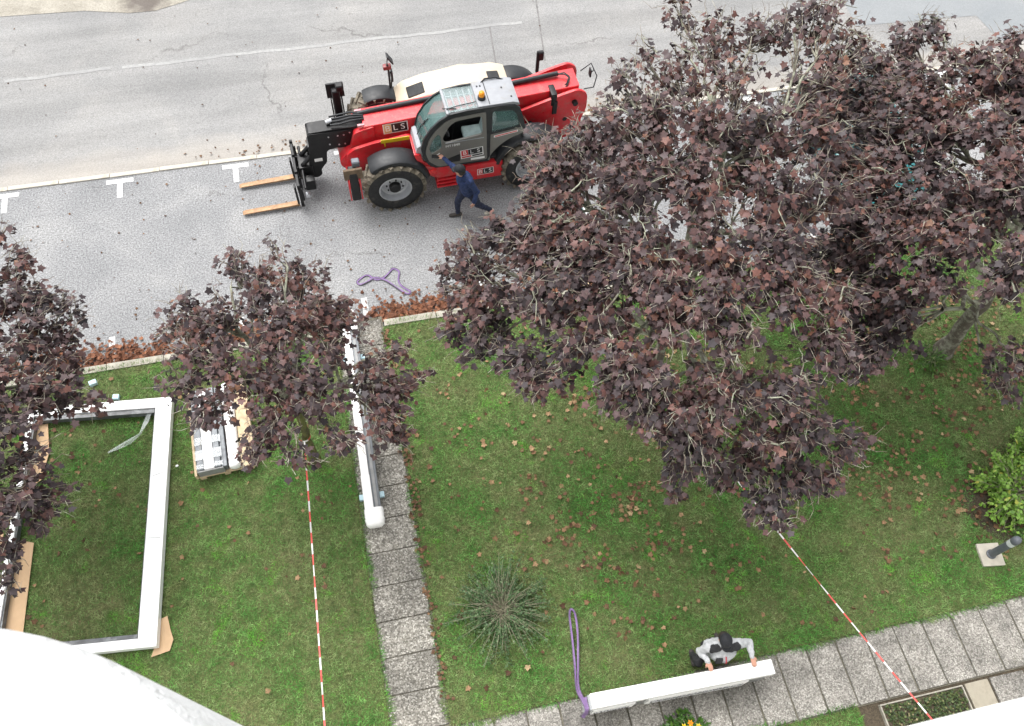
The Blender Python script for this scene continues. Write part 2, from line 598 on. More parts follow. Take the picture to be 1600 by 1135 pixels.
for k, x in enumerate((-7.04, -4.80, -2.46, -.12, 2.2, 4.55, 6.9, 9.2, 11.55, 13.9)):
    bm = BM()
    strip(bm, x - .27, x + .27, 13.16, 13.27, .006)
    strip(bm, x - .055, x + .055, 12.77, 13.155, .006)
    struct(obj('parking_marking', bm, PAINT))
    bm = BM()
    strip(bm, x - .06 - .13, x + .05 - .13, 8.82, 9.42, .006)
    struct(obj('parking_marking', bm, PAINT))
bm = BM()
yy = 16.57
pts = [(x, yy + .02 * math.sin(x * 2.1) + .012 * math.sin(x * 7)) for x in np.arange(-20, 4.6, .25)]
for a, b_ in zip(pts[:-1], pts[1:]):
    if random.random() < .05:
        continue
    bm.faces.new([bm.verts.new(q) for q in ((a[0], a[1] - .045, .0105), (b_[0], b_[1] - .045, .0105), (b_[0], b_[1] + .045, .0105), (a[0], a[1] + .045, .0105))])
struct(obj('road_line', bm, WORN))
for (a, b_) in (((3.70, 16.6), (3.56, 15.0)), ((5.05, 17.6), (4.74, 15.2))):
    bm = BM()
    bm.faces.new([bm.verts.new(q) for q in ((a[0] - .018, a[1], .0095), (b_[0] - .018, b_[1], .0095), (b_[0] + .018, b_[1], .0095), (a[0] + .018, a[1], .0095))])
    struct(obj('road_joint', bm, PATCHJ))

# exposed-aggregate slabs, one object each
def agg_mat(name, stops, scale=52, tint=(.85, 1.2)):
    mt, n, b = newmat(name)
    p = position(n)
    vo = node(n, 'ShaderNodeTexVoronoi', Scale=scale)
    n.links.new(p, vo.inputs['Vector'])
    sx = n.nodes.new('ShaderNodeSeparateColor')
    n.links.new(vo.outputs['Color'], sx.inputs[0])
    c = ramp(n, stops, sx.outputs[0], 'CONSTANT')
    edge = ramp(n, [(.25, 1.0), (.6, .7)], math_(n, 'MULTIPLY', vo.outputs['Distance'], 1.0))
    c = mix(n, 1.0, c, edge, 'MULTIPLY')
    oi = n.nodes.new('ShaderNodeObjectInfo')
    c = mix(n, 1.0, c, ramp(n, [(0, tint[0]), (1, tint[1])], oi.outputs['Random']), 'MULTIPLY')
    st = ramp(n, [(.35, .62), (.6, 1.05)], noise(n, p, 2.2, 6, .65))
    c = mix(n, 1.0, c, st, 'MULTIPLY')
    moss = ramp(n, [(.60, 0.0), (.74, 1.0)], noise(n, p, 3.4, 6, .7))
    c = mix(n, math_(n, 'MULTIPLY', moss, .45), c, (.09, .085, .05))
    n.links.new(c, b.inputs['Base Color'])
    b.inputs['Roughness'].default_value = .9
    bump(n, b, vo.outputs['Distance'], .7, .01)
    return mt
AGG = agg_mat('aggregate_slab', [(0, (.19, .178, .158)), (.22, (.28, .264, .238)), (.50, (.345, .325, .295)), (.80, (.44, .42, .38))])
AGGD = agg_mat('dark_aggregate_slab', [(0, (.14, .13, .11)), (.25, (.23, .215, .185)), (.54, (.315, .298, .262)), (.82, (.45, .43, .385))], 46)
PLAINSLAB = M('smooth_slab', (.32, .29, .23), .9, var=.3, scale=3, bmp=.3, dirt=(.12, .10, .075), dirt_amt=.5, dscale=3)

def slabs(name, mat, cells, th=.05, top=.088):
    k = bpy.data.objects.new(name, None)
    C.objects.link(k)
    struct(k)
    proto = {}
    for (cx, cy, sx, sy) in cells:
        key = (round(sx, 3), round(sy, 3))
        if key not in proto:
            bm = BM()
            box(bm, (0, 0, 0), (sx, sy, th), None, .008, 1)
            o = obj('slab', bm, mat, k, 40)
            proto[key] = o
        else:
            o = proto[key].copy()
            C.objects.link(o)
        o.location = (cx, cy, top - th / 2 + random.uniform(-.006, .006))
        o.rotation_euler = (random.uniform(-.008, .008), random.uniform(-.008, .008), random.uniform(-.012, .012))
    return k
ns = []
y = 1.54
while y < 8.6:
    ns.append((-.435, y + .28, .85, .548))
    y += .562
slabs('garden_path', AGGD, ns)
ew = []
x = -.86
while x < 20:
    ew.append((x + .245, .975, .482, 1.0))
    x += .508
slabs('house_path', AGG, ew)
slabs('house_path', PLAINSLAB, [(8.22, .03, .40, .78), (9.35, .03, .42, .78)])
slabs('house_path', AGG, [(8.75, .03, .58, .78), (9.95, .03, .58, .78), (10.6, .03, .58, .78), (11.2, .03, .58, .78)])

# little planted bed with a thin concrete edge
bed = thing('planting_bed', 'small ground-cover bed with a thin concrete edge beside the house path', 'flower bed', (7.25, -.1, 0))
for (x0, x1, y0, y1) in ((-.71, .71, .492, .515), (-.71, -.688, -.6, .49), (.688, .71, -.6, .49)):
    bm = BM()
    boxr(bm, x0, x1, y0, y1, .03, .125, .006)
    obj('edging_strip', bm, KERBM, bed)
bm = BM()
boxr(bm, -.678, .678, -.6, .488, .03, .10)
obj('soil', bm, EARTHM, bed)

# ---------------------------------------------------------------- the building the photo is taken from
def stucco(name, col, sc, st):
    mt, n, b = newmat(name)
    p = position(n)
    f = noise(n, p, sc, 6, .6)
    n.links.new(mix(n, ramp(n, [(.35, 0.0), (.65, 1.0)], noise(n, p, sc * .35, 5)), tuple(c * .93 for c in col), col), b.inputs['Base Color'])
    b.inputs['Roughness'].default_value = .9
    bump(n, b, f, st, .02)
    return mt
ROUGHCAST = stucco('white_roughcast', (.70, .71, .71), 30, 1.0)
SMOOTHW = stucco('white_coping', (.80, .80, .78), 12, .08)
bld = thing('apartment_building', 'white apartment building with a round roughcast bay and a straight coping below the viewpoint', 'building', (0, -3, 0))
def bpart(name, bm, mat, smooth=None):
    o = obj(name, bm, mat, bld, smooth)
    o.location = (0, 3, 0)
    return o
bm = BM(); boxr(bm, -13, 17, -1.2, -.02, 0, 11.9); bpart('facade_wall', bm, SMOOTHW)
bm = BM(); boxr(bm, .3, 17.05, -.34, .006, 11.9, 12.0, .012, 2); bpart('coping', bm, SMOOTHW, 40)
bm = BM(); boxr(bm, -13, 17, -4.0, -1.6, 11.9, 15.6); bpart('upper_wall', bm, SMOOTHW)
bm = BM()
lathe(bm, [(0, 8.6), (.93, 8.6), (.985, 8.66), (1.0, 8.8), (1.0, 11.93), (.985, 11.985), (.95, 12.0), (0, 12.0)], (-1.3, -.3, 0), 'z', 72)
bpart('round_bay', bm, ROUGHCAST, 50)
# ---------------------------------------------------------------- telehandler (local axes: x forward, y to its left, z up)
TH = math.pi + R(2.0)
VO = (0.678, 12.649, 0.0)
tele = thing('telehandler', 'red telescopic handler with a grey cab, black boom head and pallet forks on the parking', 'telehandler', VO, TH)
def tp(name, bm, mat, smooth=None, parent=None):
    return obj(name, bm, mat, parent or tele, smooth)
def to_world(u, v, z):
    c, s = math.cos(TH), math.sin(TH)
    return Vector((VO[0] + c * u - s * v, VO[1] + s * u + c * v, z))

# wheels
def wheel(u, v, side, label=None):
    w = bpy.data.objects.new('wheel', None)
    C.objects.link(w)
    w.parent = tele
    w.location = (u, v, .61)
    s = side
    bm = BM()
    lathe(bm, [(.32, -.17 * s), (.36, -.195 * s), (.47, -.205 * s), (.56, -.195 * s), (.592, -.15 * s), (.60, 0), (.592, .15 * s), (.56, .195 * s), (.47, .205 * s), (.36, .195 * s), (.32, .17 * s)], (0, 0, 0), 'v', 40)
    tp('tyre', bm, TYRE, 50, w)
    bm = BM()
    for sgn in (-1, 1):
        for k in range(20):
            a = 2 * math.pi * (k + (.5 if sgn > 0 else 0)) / 20
            rot = Matrix.Rotation(-a, 4, 'Y') @ Matrix.Translation((.598, sgn * .102, 0)) @ Matrix.Rotation(sgn * R(38), 4, 'X')
            q = bmesh.ops.create_cube(bm, size=1)
            bmesh.ops.scale(bm, vec=(.075, .245, .068), verts=q['verts'])
            bmesh.ops.transform(bm, matrix=rot, verts=q['verts'])
    lathe(bm, [(.555, -.200), (.602, -.155), (.606, 0), (.602, .155), (.555, .200)], (0, 0, 0), 'v', 40)
    tp('tread', bm, TREAD, None, w)
    bm = BM()
    lathe(bm, [(.335, .165 * s), (.335, .185 * s), (.31, .19 * s), (.295, .13 * s), (.28, .06 * s), (.24, .045 * s), (.20, .075 * s), (.12, .08 * s), (0, .08 * s)], (0, 0, 0), 'v', 36)
    rim = tp('rim', bm, RIM, 35, w)
    bm = BM()
    lathe(bm, [(0, .175 * s), (.10, .175 * s), (.115, .16 * s), (.12, .06 * s)], (0, 0, 0), 'v', 20)
    tp('hub', bm, BLACKM, 35, w)
    for k in range(8):
        a = k * math.pi / 4 + .2
        bm = BM()
        cyl(bm, (.165 * math.cos(a), .07 * s, .165 * math.sin(a)), (.165 * math.cos(a), .105 * s, .165 * math.sin(a)), .016, 6)
        tp('wheel_bolt', bm, BLACKM, None, w)
    return w
for u in (0, -2.82):
    wheel(u, 1.0, 1)
    wheel(u, -.86, -1)

# fenders: curved plastic shells over the wheels
def fender(u, v0, v1, r, a0, a1, mat=BLACKP):
    bm = BM()
    prof = [(r - .09, v0), (r - .02, v0 + .012), (r, v0 + .05), (r + .012, (v0 + v1) / 2), (r, v1 - .05), (r - .02, v1 - .012), (r - .09, v1), (r - .10, v1 - .004), (r - .035, v1 - .03), (r - .03, (v0 + v1) / 2), (r - .035, v0 + .03), (r - .10, v0 + .004)]
    lathe(bm, prof + [prof[0]], (u, 0, .61), 'v', 22, R(a0), R(a1))
    es = [e for e in bm.edges if len(e.link_faces) == 1]
    bmesh.ops.holes_fill(bm, edges=es)
    return tp('fender', bm, mat, 45)
fender(-.02, .72, 1.16, .73, 50, 165)
fender(-.06, -1.08, -.66, .675, 62, 160)
fender(-2.82, .70, 1.13, .80, 14, 168)
fender(-2.82, -1.08, -.66, .70, 30, 150)

# chassis
bm = BM()
prism(bm, round_poly([(.92, .62), (.98, .80), (.80, 1.02), (.40, 1.10), (-.40, 1.02), (-3.3, 1.02), (-3.95, .95), (-4.05, .70), (-3.8, .48), (-.2, .42), (.6, .46)], .08), -.34, .42, 'v', .02)
tp('chassis', bm, RED, 30)
for s, v0, v1 in ((1, .43, .50), (-1, -.42, -.35)):
    bm = BM()          # front side plates that carry the stabilisers
    prism(bm, round_poly([(.86, .74), (.80, 1.06), (.66, 1.17), (.20, 1.27), (-.05, 1.27), (-.45, 1.33), (-.62, 1.15), (-.62, .80), (-.3, .62), (.5, .60)], .06), v0, v1, 'v', .01)
    tp('front_side_plate', bm, RED, 30)
for uu in (0, -2.82):
    bm = BM()
    cyl(bm, (uu, -.80, .61), (uu, .90, .61), .10, 12)
    box(bm, (uu, .05, .58), (.36, .50, .34), None, .05, 2)
    tp('axle', bm, BLACKM, 30)
# rear tower plates holding the boom pivot
for v0, v1 in ((.38, .44), (-.38, -.32)):
    bm = BM()
    prism(bm, round_poly([(-2.60, 1.10), (-2.64, 1.42), (-3.60, 1.72), (-3.92, 1.80), (-4.12, 1.66), (-4.14, 1.28), (-4.02, .86), (-3.85, .74), (-2.9, .95)], .09), v0, v1, 'v', .012)
    tp('boom_tower_plate', bm, RED, 30)
bm = BM()
boxr(bm, -3.98, -4.10, -.30, .36, .62, 1.15, .03, 2)
tp('counterweight', bm, RED, 30)
bm = BM()
cyl(bm, (-3.86, .36, 1.50), (-3.86, .52, 1.50), .055, 14); cyl(bm, (-3.86, -.46, 1.50), (-3.86, -.36, 1.50), .055, 14)
tp('pivot_pin', bm, BLACKM, 30)
for q in ((-2.95, 1.10), (-3.7, 1.05)):
    bm = BM(); cyl(bm, (q[0], .435, q[1]), (q[0], .446, q[1]), .05, 14); tp('plate_opening', bm, DARKIN, 30)
bm = BM(); box(bm, (-3.42, .30, 1.62), (.12, .30, .30), None, .03, 2); box(bm, (-3.45, .45, 1.42), (.10, .03, .34), None, .01); tp('lift_lug', bm, BLACKM, 30)

# boom
def boombox(name, u0, z0t, u1, z1t, h0, h1, v0, v1, mat, bev=.03):
    bm = BM()
    prism(bm, [(u0, z0t), (u1, z1t), (u1, z1t - h1), (u0, z0t - h0)], v0, v1, 'v', bev, 3)
    return tp(name, bm, mat, 30)
boombox('boom', .40, 1.53, -3.98, 1.77, .48, .44, -.22, .30, RED)
bm = BM()
prism(bm, round_poly([(.74, .95), (.60, 1.42), (.34, 1.50), (.20, 1.52), (.20, 1.04), (.50, .93)], .05), -.215, .325, 'v', .015)
tp('boom_collar', bm, RED, 30)
for v in (.24, -.16):
    bm = BM()
    box(bm, (.44, v, 1.53), (.14, .05, .05), None, .012, 2)
    tp('boom_wear_pad', bm, M('wear_pad_pink', (.55, .25, .27), .5, var=.3, scale=20), 30)
bm = BM()
tube(bm, [(.55, -.08, 1.52), (.20, -.08, 1.565), (-.9, -.08, 1.64), (-2.4, -.06, 1.72), (-3.62, -.06, 1.825)], .048, 10)
tp('hose_carrier', bm, BLACKP, 40)
for k, v in enumerate((-.02, .03)):
    bm = BM()
    tube(bm, [(-3.60, -.05, 1.82), (-3.74, v, 1.86), (-3.82, .10 + v, 1.84), (-3.74, .22 + v, 1.78), (-3.58, .27 + v, 1.64), (-3.48, .30, 1.52)], .014, 7)
    tp('hydraulic_hose', bm, BLACKP, 60)
for v in (-.10, -.02, .06, .15):
    bm = BM()
    tube(bm, [(.36, v * .6, 1.55), (.62, v, 1.585 + random.uniform(-.01, .02)), (.85, v, 1.56), (1.02, v * .9, 1.555)], .020, 7)
    tp('hydraulic_hose', bm, BLACKP, 60)
# black telescope end and head
bm = BM()
prism(bm, round_poly([(.35, 1.48), (.95, 1.50), (1.32, 1.49), (1.48, 1.49), (1.50, 1.30), (1.46, 1.16), (1.20, 1.12), (.95, .98), (.55, .98), (.35, 1.06)], .04), -.09, .20, 'v', .018)
tp('inner_boom', bm, BLACKM, 30)
for v0, v1 in ((.275, .30), (-.20, -.175)):
    bm = BM()
    prism(bm, round_poly([(.62, 1.44), (1.50, 1.47), (1.51, 1.14), (1.56, .80), (1.62, .42), (1.50, .25), (1.36, .32), (1.36, .48), (1.22, .66), (1.18, .98), (.98, 1.02), (.64, .99)], .05), v0 * .66 + .025, v1 * .66 + .025, 'v', .006)
    hd = tp('boom_head_plate', bm, BLACKM, 30)
    for q in ((.80, 1.34), (.92, 1.34), (.80, 1.10), (.92, 1.10), (1.10, 1.34), (1.10, 1.14), (.68, 1.38)):
        bm = BM(); cyl(bm, (q[0], (v1 if v1 > 0 else v0) * .66 + .025, q[1]), (q[0], (v1 + .016 if v1 > 0 else v0 - .016) * .66 + .025, q[1]), .017, 8); tp('bolt', bm, STEEL, 30, hd)
bm = BM(); boxr(bm, 1.30, 1.46, .224, .229, .72, .80); tp('data_plate', bm, STICKW)
bm = BM(); boxr(bm, 1.30, 1.54, -.085, .19, .50, 1.12, .03, 2); tp('boom_nose', bm, BLACKM, 30)
bm = BM(); cyl(bm, (1.10, .04, 1.545), (.98, .02, 1.555), .05, 12); tp('hose_coupling', bm, STEEL, 30)
bm = BM()
for v in (-.10, .18):
    cyl(bm, (1.42, v, .95), (1.72, v, .62), .045, 12)
tp('tilt_cylinder', bm, BLACKM, 30)
# carriage and forks
bm = BM()
boxr(bm, 1.84, 1.90, -.46, .80, .60, .70, .01); boxr(bm, 1.84, 1.90, -.46, .80, .14, .24, .01)
for v in (-.43, -.06, .40, .77):
    boxr(bm, 1.835, 1.895, v - .03, v + .03, .10, .74, .006)
tp('fork_carriage', bm, BLACKM, 30)
bm = BM()
for k in range(5):
    boxr(bm, 1.80, 1.838, -.40 + k * .29 - .012, -.40 + k * .29 + .012, .25, .60, .004)
cyl(bm, (1.74, -.40, .56), (1.74, .74, .56), .03, 10)
cyl(bm, (1.72, -.20, .42), (1.72, .50, .42), .05, 10)
tp('carriage_grille', bm, BLACKM, 30)
bm = BM()
box(bm, (1.66, .05, .45), (.28, .40, .36), None, .05, 2)
box(bm, (1.64, .42, .36), (.22, .18, .28), None, .05, 2)
tp('quick_hitch', bm, BLACKM, 30)
bm = BM(); cyl(bm, (1.72, .72, .40), (1.72, .80, .40), .05, 12); tp('hitch_pin', bm, STEEL, 30)
for v in (-.05, .67):
    bm = BM()
    prism(bm, [(1.93, .06), (1.93, .114), (1.975, .115), (2.2, .105), (3.02, .085), (3.08, .06)], v - .055, v + .055, 'v', .008)
    f = tp('fork', bm, FORKM, 30)
    bm = BM(); boxr(bm, 1.928, 1.966, v - .055, v + .055, .116, .62, .006); tp('fork_shank', bm, BLACKM, 30, f)
# stabilisers, folded upright
GREYPL = M('lug_grey', (.12, .13, .15), .5, var=.2)
for v, s in ((.98, 1), (-.98, -1)):
    st = bpy.data.objects.new('stabiliser', None); C.objects.link(st); st.parent = tele; st.location = (.78, v, 0)
    bm = BM()
    for du in (-.11, .11):
        prism(bm, [(du - .014, .48), (du + .014, .48), (du + .014, 1.05), (du - .014, 1.05)], -.05 + .14 * s, .05 + .14 * s, 'v', .004)
    tp('bracket', bm, RED if s > 0 else BLACKM, 30, st)
    bm = BM(); boxr(bm, -.085, .085, .02 * s, .20 * s, .46, 1.30, .02); tp('leg', bm, BLACKM, 30, st)
    bm = BM()
    box(bm, (0, .17 * s, 1.22), (.36, .05, .32), Matrix.Rotation(R(-10 * s), 4, 'X'), .012, 2)
    tp('foot_pad', bm, BROWNPAD if s > 0 else BLACKM, 30, st)
    bm = BM(); boxr(bm, -.16, -.01, -.02 * s, .12 * s, 1.32, 1.46, .02); tp('pad_lug', bm, GREYPL if s > 0 else BLACKM, 30, st)
    bm = BM(); boxr(bm, -.10, .10, -.58 * s, -.02 * s, .56, .70, .02); tp('cross_beam', bm, RED if s > 0 else BLACKM, 30, st)

# cab ------------------------------------------------------------
VO_, VI = 1.08, .40     # outer and inner faces of the cab
def arcp(cx, cz, r, a0, a1, n=8):
    return [(cx + r * math.cos(R(a0 + (a1 - a0) * k / n)), cz + r * math.sin(R(a0 + (a1 - a0) * k / n))) for k in range(n + 1)]
front = [(-.84, .95), (-.70, 1.08), (-.61, 1.28), (-.58, 1.52), (-.64, 1.76), (-.78, 2.00), (-.96, 2.19), (-1.16, 2.31)]
roofl = [(-1.5, 2.35), (-2.1, 2.35), (-2.42, 2.30), (-2.52, 2.22), (-2.60, 1.95), (-2.66, 1.62)]
arch = arcp(-2.82, .61, .96, 72, 18, 7)
outer = front + roofl + arch + [(-1.94, .90)]
door_hole = round_poly([(-.90, .98), (-.72, 1.16), (-.66, 1.36), (-.665, 1.52), (-.74, 1.76), (-.88, 1.97), (-1.06, 2.15), (-1.22, 2.22), (-1.86, 2.26), (-1.90, .98)], .05)
rear_hole = round_poly([(-1.98, 2.23), (-2.38, 2.19), (-2.46, 2.08), (-2.53, 1.76), (-1.98, 1.68)], .06)
bm = BM(); plate(bm, outer, [door_hole, rear_hole], VO_ - .03, VO_ + .012); 
cab = tp('cab_side', bm, BLACKP, 30)
# lower rear quarter in grey
bm = BM()
plate(bm, round_poly([(-1.955, .93), (-1.955, 1.64), (-2.58, 1.72), (-2.64, 1.58)] + arcp(-2.82, .61, .975, 76, 20, 7), .02), [], VO_ + .013, VO_ + .022); tp('rear_quarter_panel', bm, GREYP, 30)
# door: grey frame with an open window above and a glazed nose
dout = [(p[0] * 1.0, p[1]) for p in round_poly([(-.905, .985), (-.725, 1.165), (-.668, 1.36), (-.672, 1.52), (-.745, 1.755), (-.885, 1.965), (-1.062, 2.142), (-1.222, 2.212), (-1.852, 2.252), (-1.892, .985)], .05)]
dwin = round_poly([(-1.05, 1.60), (-1.00, 1.74), (-1.14, 2.04), (-1.26, 2.14), (-1.77, 2.18), (-1.80, 1.70)], .07)
dnose = round_poly([(-.78, 1.36), (-.735, 1.52), (-.80, 1.72), (-.92, 1.88), (-.97, 1.80), (-.98, 1.50)], .05)
bm = BM(); plate(bm, dout, [dwin, dnose], VO_ - .01, VO_ + .028); door = tp('door', bm, GREYP, 30)
bm = BM(); plate(bm, dnose, [], VO_ + .002, VO_ + .010); tp('door_pane', bm, GLASS, None, door)
bm = BM(); box(bm, (-.86, VO_ + .040, 1.30), (.17, .03, .07), Matrix.Rotation(R(-18), 4, 'Y'), .012, 2); tp('door_handle', bm, BLACKP, 30, door)
bm = BM(); prism(bm, [(-.80, 1.27), (-.93, 1.375), (-.945, 1.36), (-.815, 1.255)], VO_ + .029, VO_ + .034, 'v'); tp('handle_trim', bm, STICKW, None, door)
bm = BM(); boxr(bm, -1.05, -1.82, VO_ + .026, VO_ + .034, 1.60, 1.615); ob = tp('sill_trim', bm, LGREY, None, door)
bm = BM(); plate(bm, rear_hole, [], VO_ - .008, VO_ + .002); tp('rear_side_window', bm, GLASS)
# inner side wall with big window, back wall, floor
bm = BM()
ih = round_poly([(-.80, 1.62), (-.98, 2.05), (-1.20, 2.22), (-2.40, 2.22), (-2.46, 1.62)], .06)
plate(bm, front + roofl + [(-2.70, 1.0), (-1.94, .90)], [ih], VI, VI + .03); tp('cab_inner_side', bm, BLACKP, 30)
bm = BM(); plate(bm, ih, [], VI + .01, VI + .016); tp('inner_window', bm, GLASS)
bm = BM(); boxr(bm, -2.60, -2.64, VI + .03, VO_ - .03, .95, 1.65); tp('cab_back_wall', bm, BLACKP)
bm = BM(); prism(bm, [(-2.47, 2.22), (-2.485, 2.22), (-2.635, 1.66), (-2.62, 1.66)], VI + .04, VO_ - .04, 'v'); tp('rear_window', bm, GLASS)
bm = BM(); boxr(bm, -.70, -2.60, VI + .03, VO_ - .03, .92, .97); tp('cab_floor', bm, DARKIN)
# windscreen: curved sheet between the sides
ws = [(-.605, 1.52), (-.66, 1.76), (-.80, 1.99), (-.98, 2.17), (-1.17, 2.285)]
bm = BM(); prism(bm, ws + [(p[0] - .008, p[1] - .004) for p in ws[::-1]], VI + .035, VO_ - .035, 'v'); tp('windscreen', bm, GLASS, 40)
bm = BM(); prism(bm, [(-.60, 1.50), (-.52, 1.46), (-.49, 1.32), (-.64, 1.05), (-.74, 1.0), (-.64, 1.28)], VI + .01, VO_ - .10, 'v', .012); tp('cowl', bm, LGREY, 30)
bm = BM(); prism(bm, [(-.64, 1.50), (-.86, 1.46), (-.90, 1.34), (-.70, 1.30)], VI + .05, VO_ - .1, 'v', .02); tp('dashboard', bm, BLACKP, 30)
bm = BM(); boxr(bm, -1.10, -1.15, VI + .0, VO_ - .0, 2.290, 2.335, .008); tp('roof_front_bar', bm, LGREY)
bm = BM(); boxr(bm, -1.152, -1.70, VI + .035, VO_ - .035, 2.315, 2.327); tp('roof_window', bm, GLASSR)
for k in range(5):
    bm = BM(); boxr(bm, -1.16 - k * .12, -1.19 - k * .12, VI + .05, VO_ - .05, 2.265, 2.285, .004); tp('roof_guard_bar', bm, LGREY)
for v in (.60, .86):
    bm = BM(); boxr(bm, -1.16, -1.70, v - .012, v + .012, 2.268, 2.288, .004); tp('roof_guard_bar', bm, LGREY)
bm = BM(); prism(bm, [(-1.70, 2.33), (-1.72, 2.372), (-2.38, 2.375), (-2.50, 2.33), (-2.52, 2.27), (-1.70, 2.27)], VI - .01, VO_ - .02, 'v', .012); roofp = tp('roof_panel', bm, LGREY, 30)
bm = BM(); boxr(bm, -1.93, -1.945, VI + .01, VO_ - .04, 2.372, 2.382); tp('roof_seam', bm, BLACKP, None, roofp)
for q in ((-1.80, .54), (-1.86, .54), (-2.25, .66), (-2.38, .92)):
    bm = BM(); box(bm, (q[0], q[1], 2.377), (.03, .04, .012), None, .003); tp('roof_fixing', bm, BLACKP, None, roofp)
bm = BM(); tube(bm, [(-1.90, VI + .05, 2.36), (-1.98, VI + .0, 2.40), (-2.20, VI + .0, 2.40), (-2.34, VI + .05, 2.36)], .016, 8); tp('roof_rail', bm, BLACKP, 40)
# beacon
bcn = bpy.data.objects.new('beacon', None); C.objects.link(bcn); bcn.parent = tele; bcn.location = (-1.82, .86, 2.372)
bm = BM(); lathe(bm, [(0, 0), (.075, 0), (.075, .05), (.06, .065), (0, .065)], (0, 0, 0), 'z', 20); tp('base', bm, BLACKP, 35, bcn)
bm = BM(); lathe(bm, [(.056, .065), (.058, .12), (.048, .155), (.02, .168), (0, .17)], (0, 0, 0), 'z', 20); tp('lens', bm, AMBER, 50, bcn)
# wipers, steering, seat, mirror
bm = BM(); tube(bm, [(-1.12, .98, 2.345), (-1.35, .93, 2.35), (-1.70, .90, 2.352)], .009, 6); tube(bm, [(-1.06, .92, 2.32), (-1.30, .99, 2.345)], .012, 6); tp('roof_wiper', bm, BLACKP)
bm = BM(); tube(bm, [(-.58, .70, 1.54), (-.66, .74, 1.80), (-.80, .80, 2.01)], .009, 6); tube(bm, [(-.62, .86, 1.56), (-.74, .74, 1.92)], .012, 6); tp('windscreen_wiper', bm, BLACKP)
bm = BM()
tube(bm, [(-1.12 + .0 + .075 * math.sin(t), .74 + .17 * math.cos(t), 1.62 + .155 * math.sin(t)) for t in np.linspace(0, 2 * math.pi, 21)[:-1]], .016, 7, False, True)
tube(bm, [(-1.12, .58, 1.62), (-1.12, .90, 1.62)], .012, 6); tube(bm, [(-1.12, .74, 1.62), (-.86, .74, 1.35)], .03, 8)
tp('steering_wheel', bm, BLACKP, 50)
bm = BM(); box(bm, (-1.72, .74, 1.32), (.46, .46, .14), None, .05, 3); box(bm, (-1.98, .74, 1.66), (.14, .44, .62), Matrix.Rotation(R(-12), 4, 'Y'), .05, 3); box(bm, (-1.72, .74, 1.12), (.34, .34, .30), None, .02); tp('seat', bm, SEAT, 40)
bm = BM(); tube(bm, [(-1.30, .52, 1.0), (-1.34, .52, 1.45)], .012, 6); box(bm, (-1.34, .52, 1.47), (.04, .04, .08), None, .01); tp('control_lever', bm, BLACKP)
# engine bay on the far side
hood = [(-.36, 1.02), (-.40, 1.20), (-.58, 1.34), (-1.0, 1.46), (-1.8, 1.53), (-2.45, 1.50), (-2.72, 1.40), (-2.80, 1.02)]
bm = BM(); prism(bm, hood, -1.04, -.36, 'v', .09, 4); hd = tp('engine_hood', bm, CREAM, 40)
bm = BM(); prism(bm, [(-.42, .98), (-.46, 1.19), (-.72, 1.31), (-1.25, 1.40), (-1.9, 1.40), (-2.0, .98)], -.372, -.33, 'v', .01); tp('hood_side_panel', bm, RED, 30, hd)
bm = BM(); box(bm, (-.80, -.62, 1.408), (.36, .30, .02), Matrix.Rotation(R(16), 4, 'Y'), .02, 2); tp('hood_grille', bm, DARKIN, 30, hd)
bm = BM(); box(bm, (-2.42, -.60, 1.505), (.24, .26, .03), Matrix.Rotation(R(-6), 4, 'Y'), .02, 2); tp('hood_grille', bm, DARKIN, 30, hd)
bm = BM(); boxr(bm, -.5, -2.6, -1.0, -.36, .55, 1.0, .03); tp('engine_bay', bm, BLACKM, 30)
# far mirror mast
mm_ = bpy.data.objects.new('far_mirror', None); C.objects.link(mm_); mm_.parent = tele; mm_.location = (-.34, -.98, 0)
bm = BM(); tube(bm, [(-.02, 0, .75), (0, 0, 1.30), (.0, -.04, 1.72), (.02, -.04, 1.80)], .022, 8); tube(bm, [(-.03, -.02, 1.22), (-.05, -.06, 1.42), (-.035, -.04, 1.60)], .014, 6); tp('mast', bm, BLACKP, 40, mm_)
bm = BM(); box(bm, (-.06, -.05, 1.50), (.04, .12, .26), None, .015, 2); tp('mirror', bm, BLACKP, 30, mm_)
bm = BM(); box(bm, (.02, -.06, 1.72), (.17, .11, .09), None, .03, 2); tp('lamp', bm, M('lamp_red', (.22, .04, .04), .4), 30, mm_)
bm = BM(); box(bm, (-.05, -.08, 1.90), (.03, .16, .22), Matrix.Rotation(R(30), 4, 'Y'), .012, 2); tube(bm, [(.02, -.04, 1.78), (.0, -.06, 1.92)], .01, 6); tp('wide_mirror', bm, BLACKP, 30, mm_)
# rear frame with mirror, rear lamp post
bm = BM()
rp = [(-4.10, .26, 1.62), (-4.30, .27, 1.64), (-4.38, .16, 1.82), (-4.30, -.04, 1.98), (-4.10, -.06, 1.80)]
tube(bm, rp, .013, 7); tube(bm, [(-4.34, .06, 1.90), (-4.24, .08, 1.78)], .01, 6)
tp('mirror_frame', bm, BLACKP, 40)
bm = BM(); box(bm, (-4.27, .05, 1.83), (.03, .12, .18), None, .01); tp('rear_mirror', bm, BLACKP, 30)
bm = BM(); box(bm, (-3.50, -1.02, 1.30), (.07, .06, .55), None, .01); box(bm, (-3.55, -1.02, 1.46), (.13, .10, .22), None, .02); tp('rear_lamp_post', bm, BLACKM, 30)
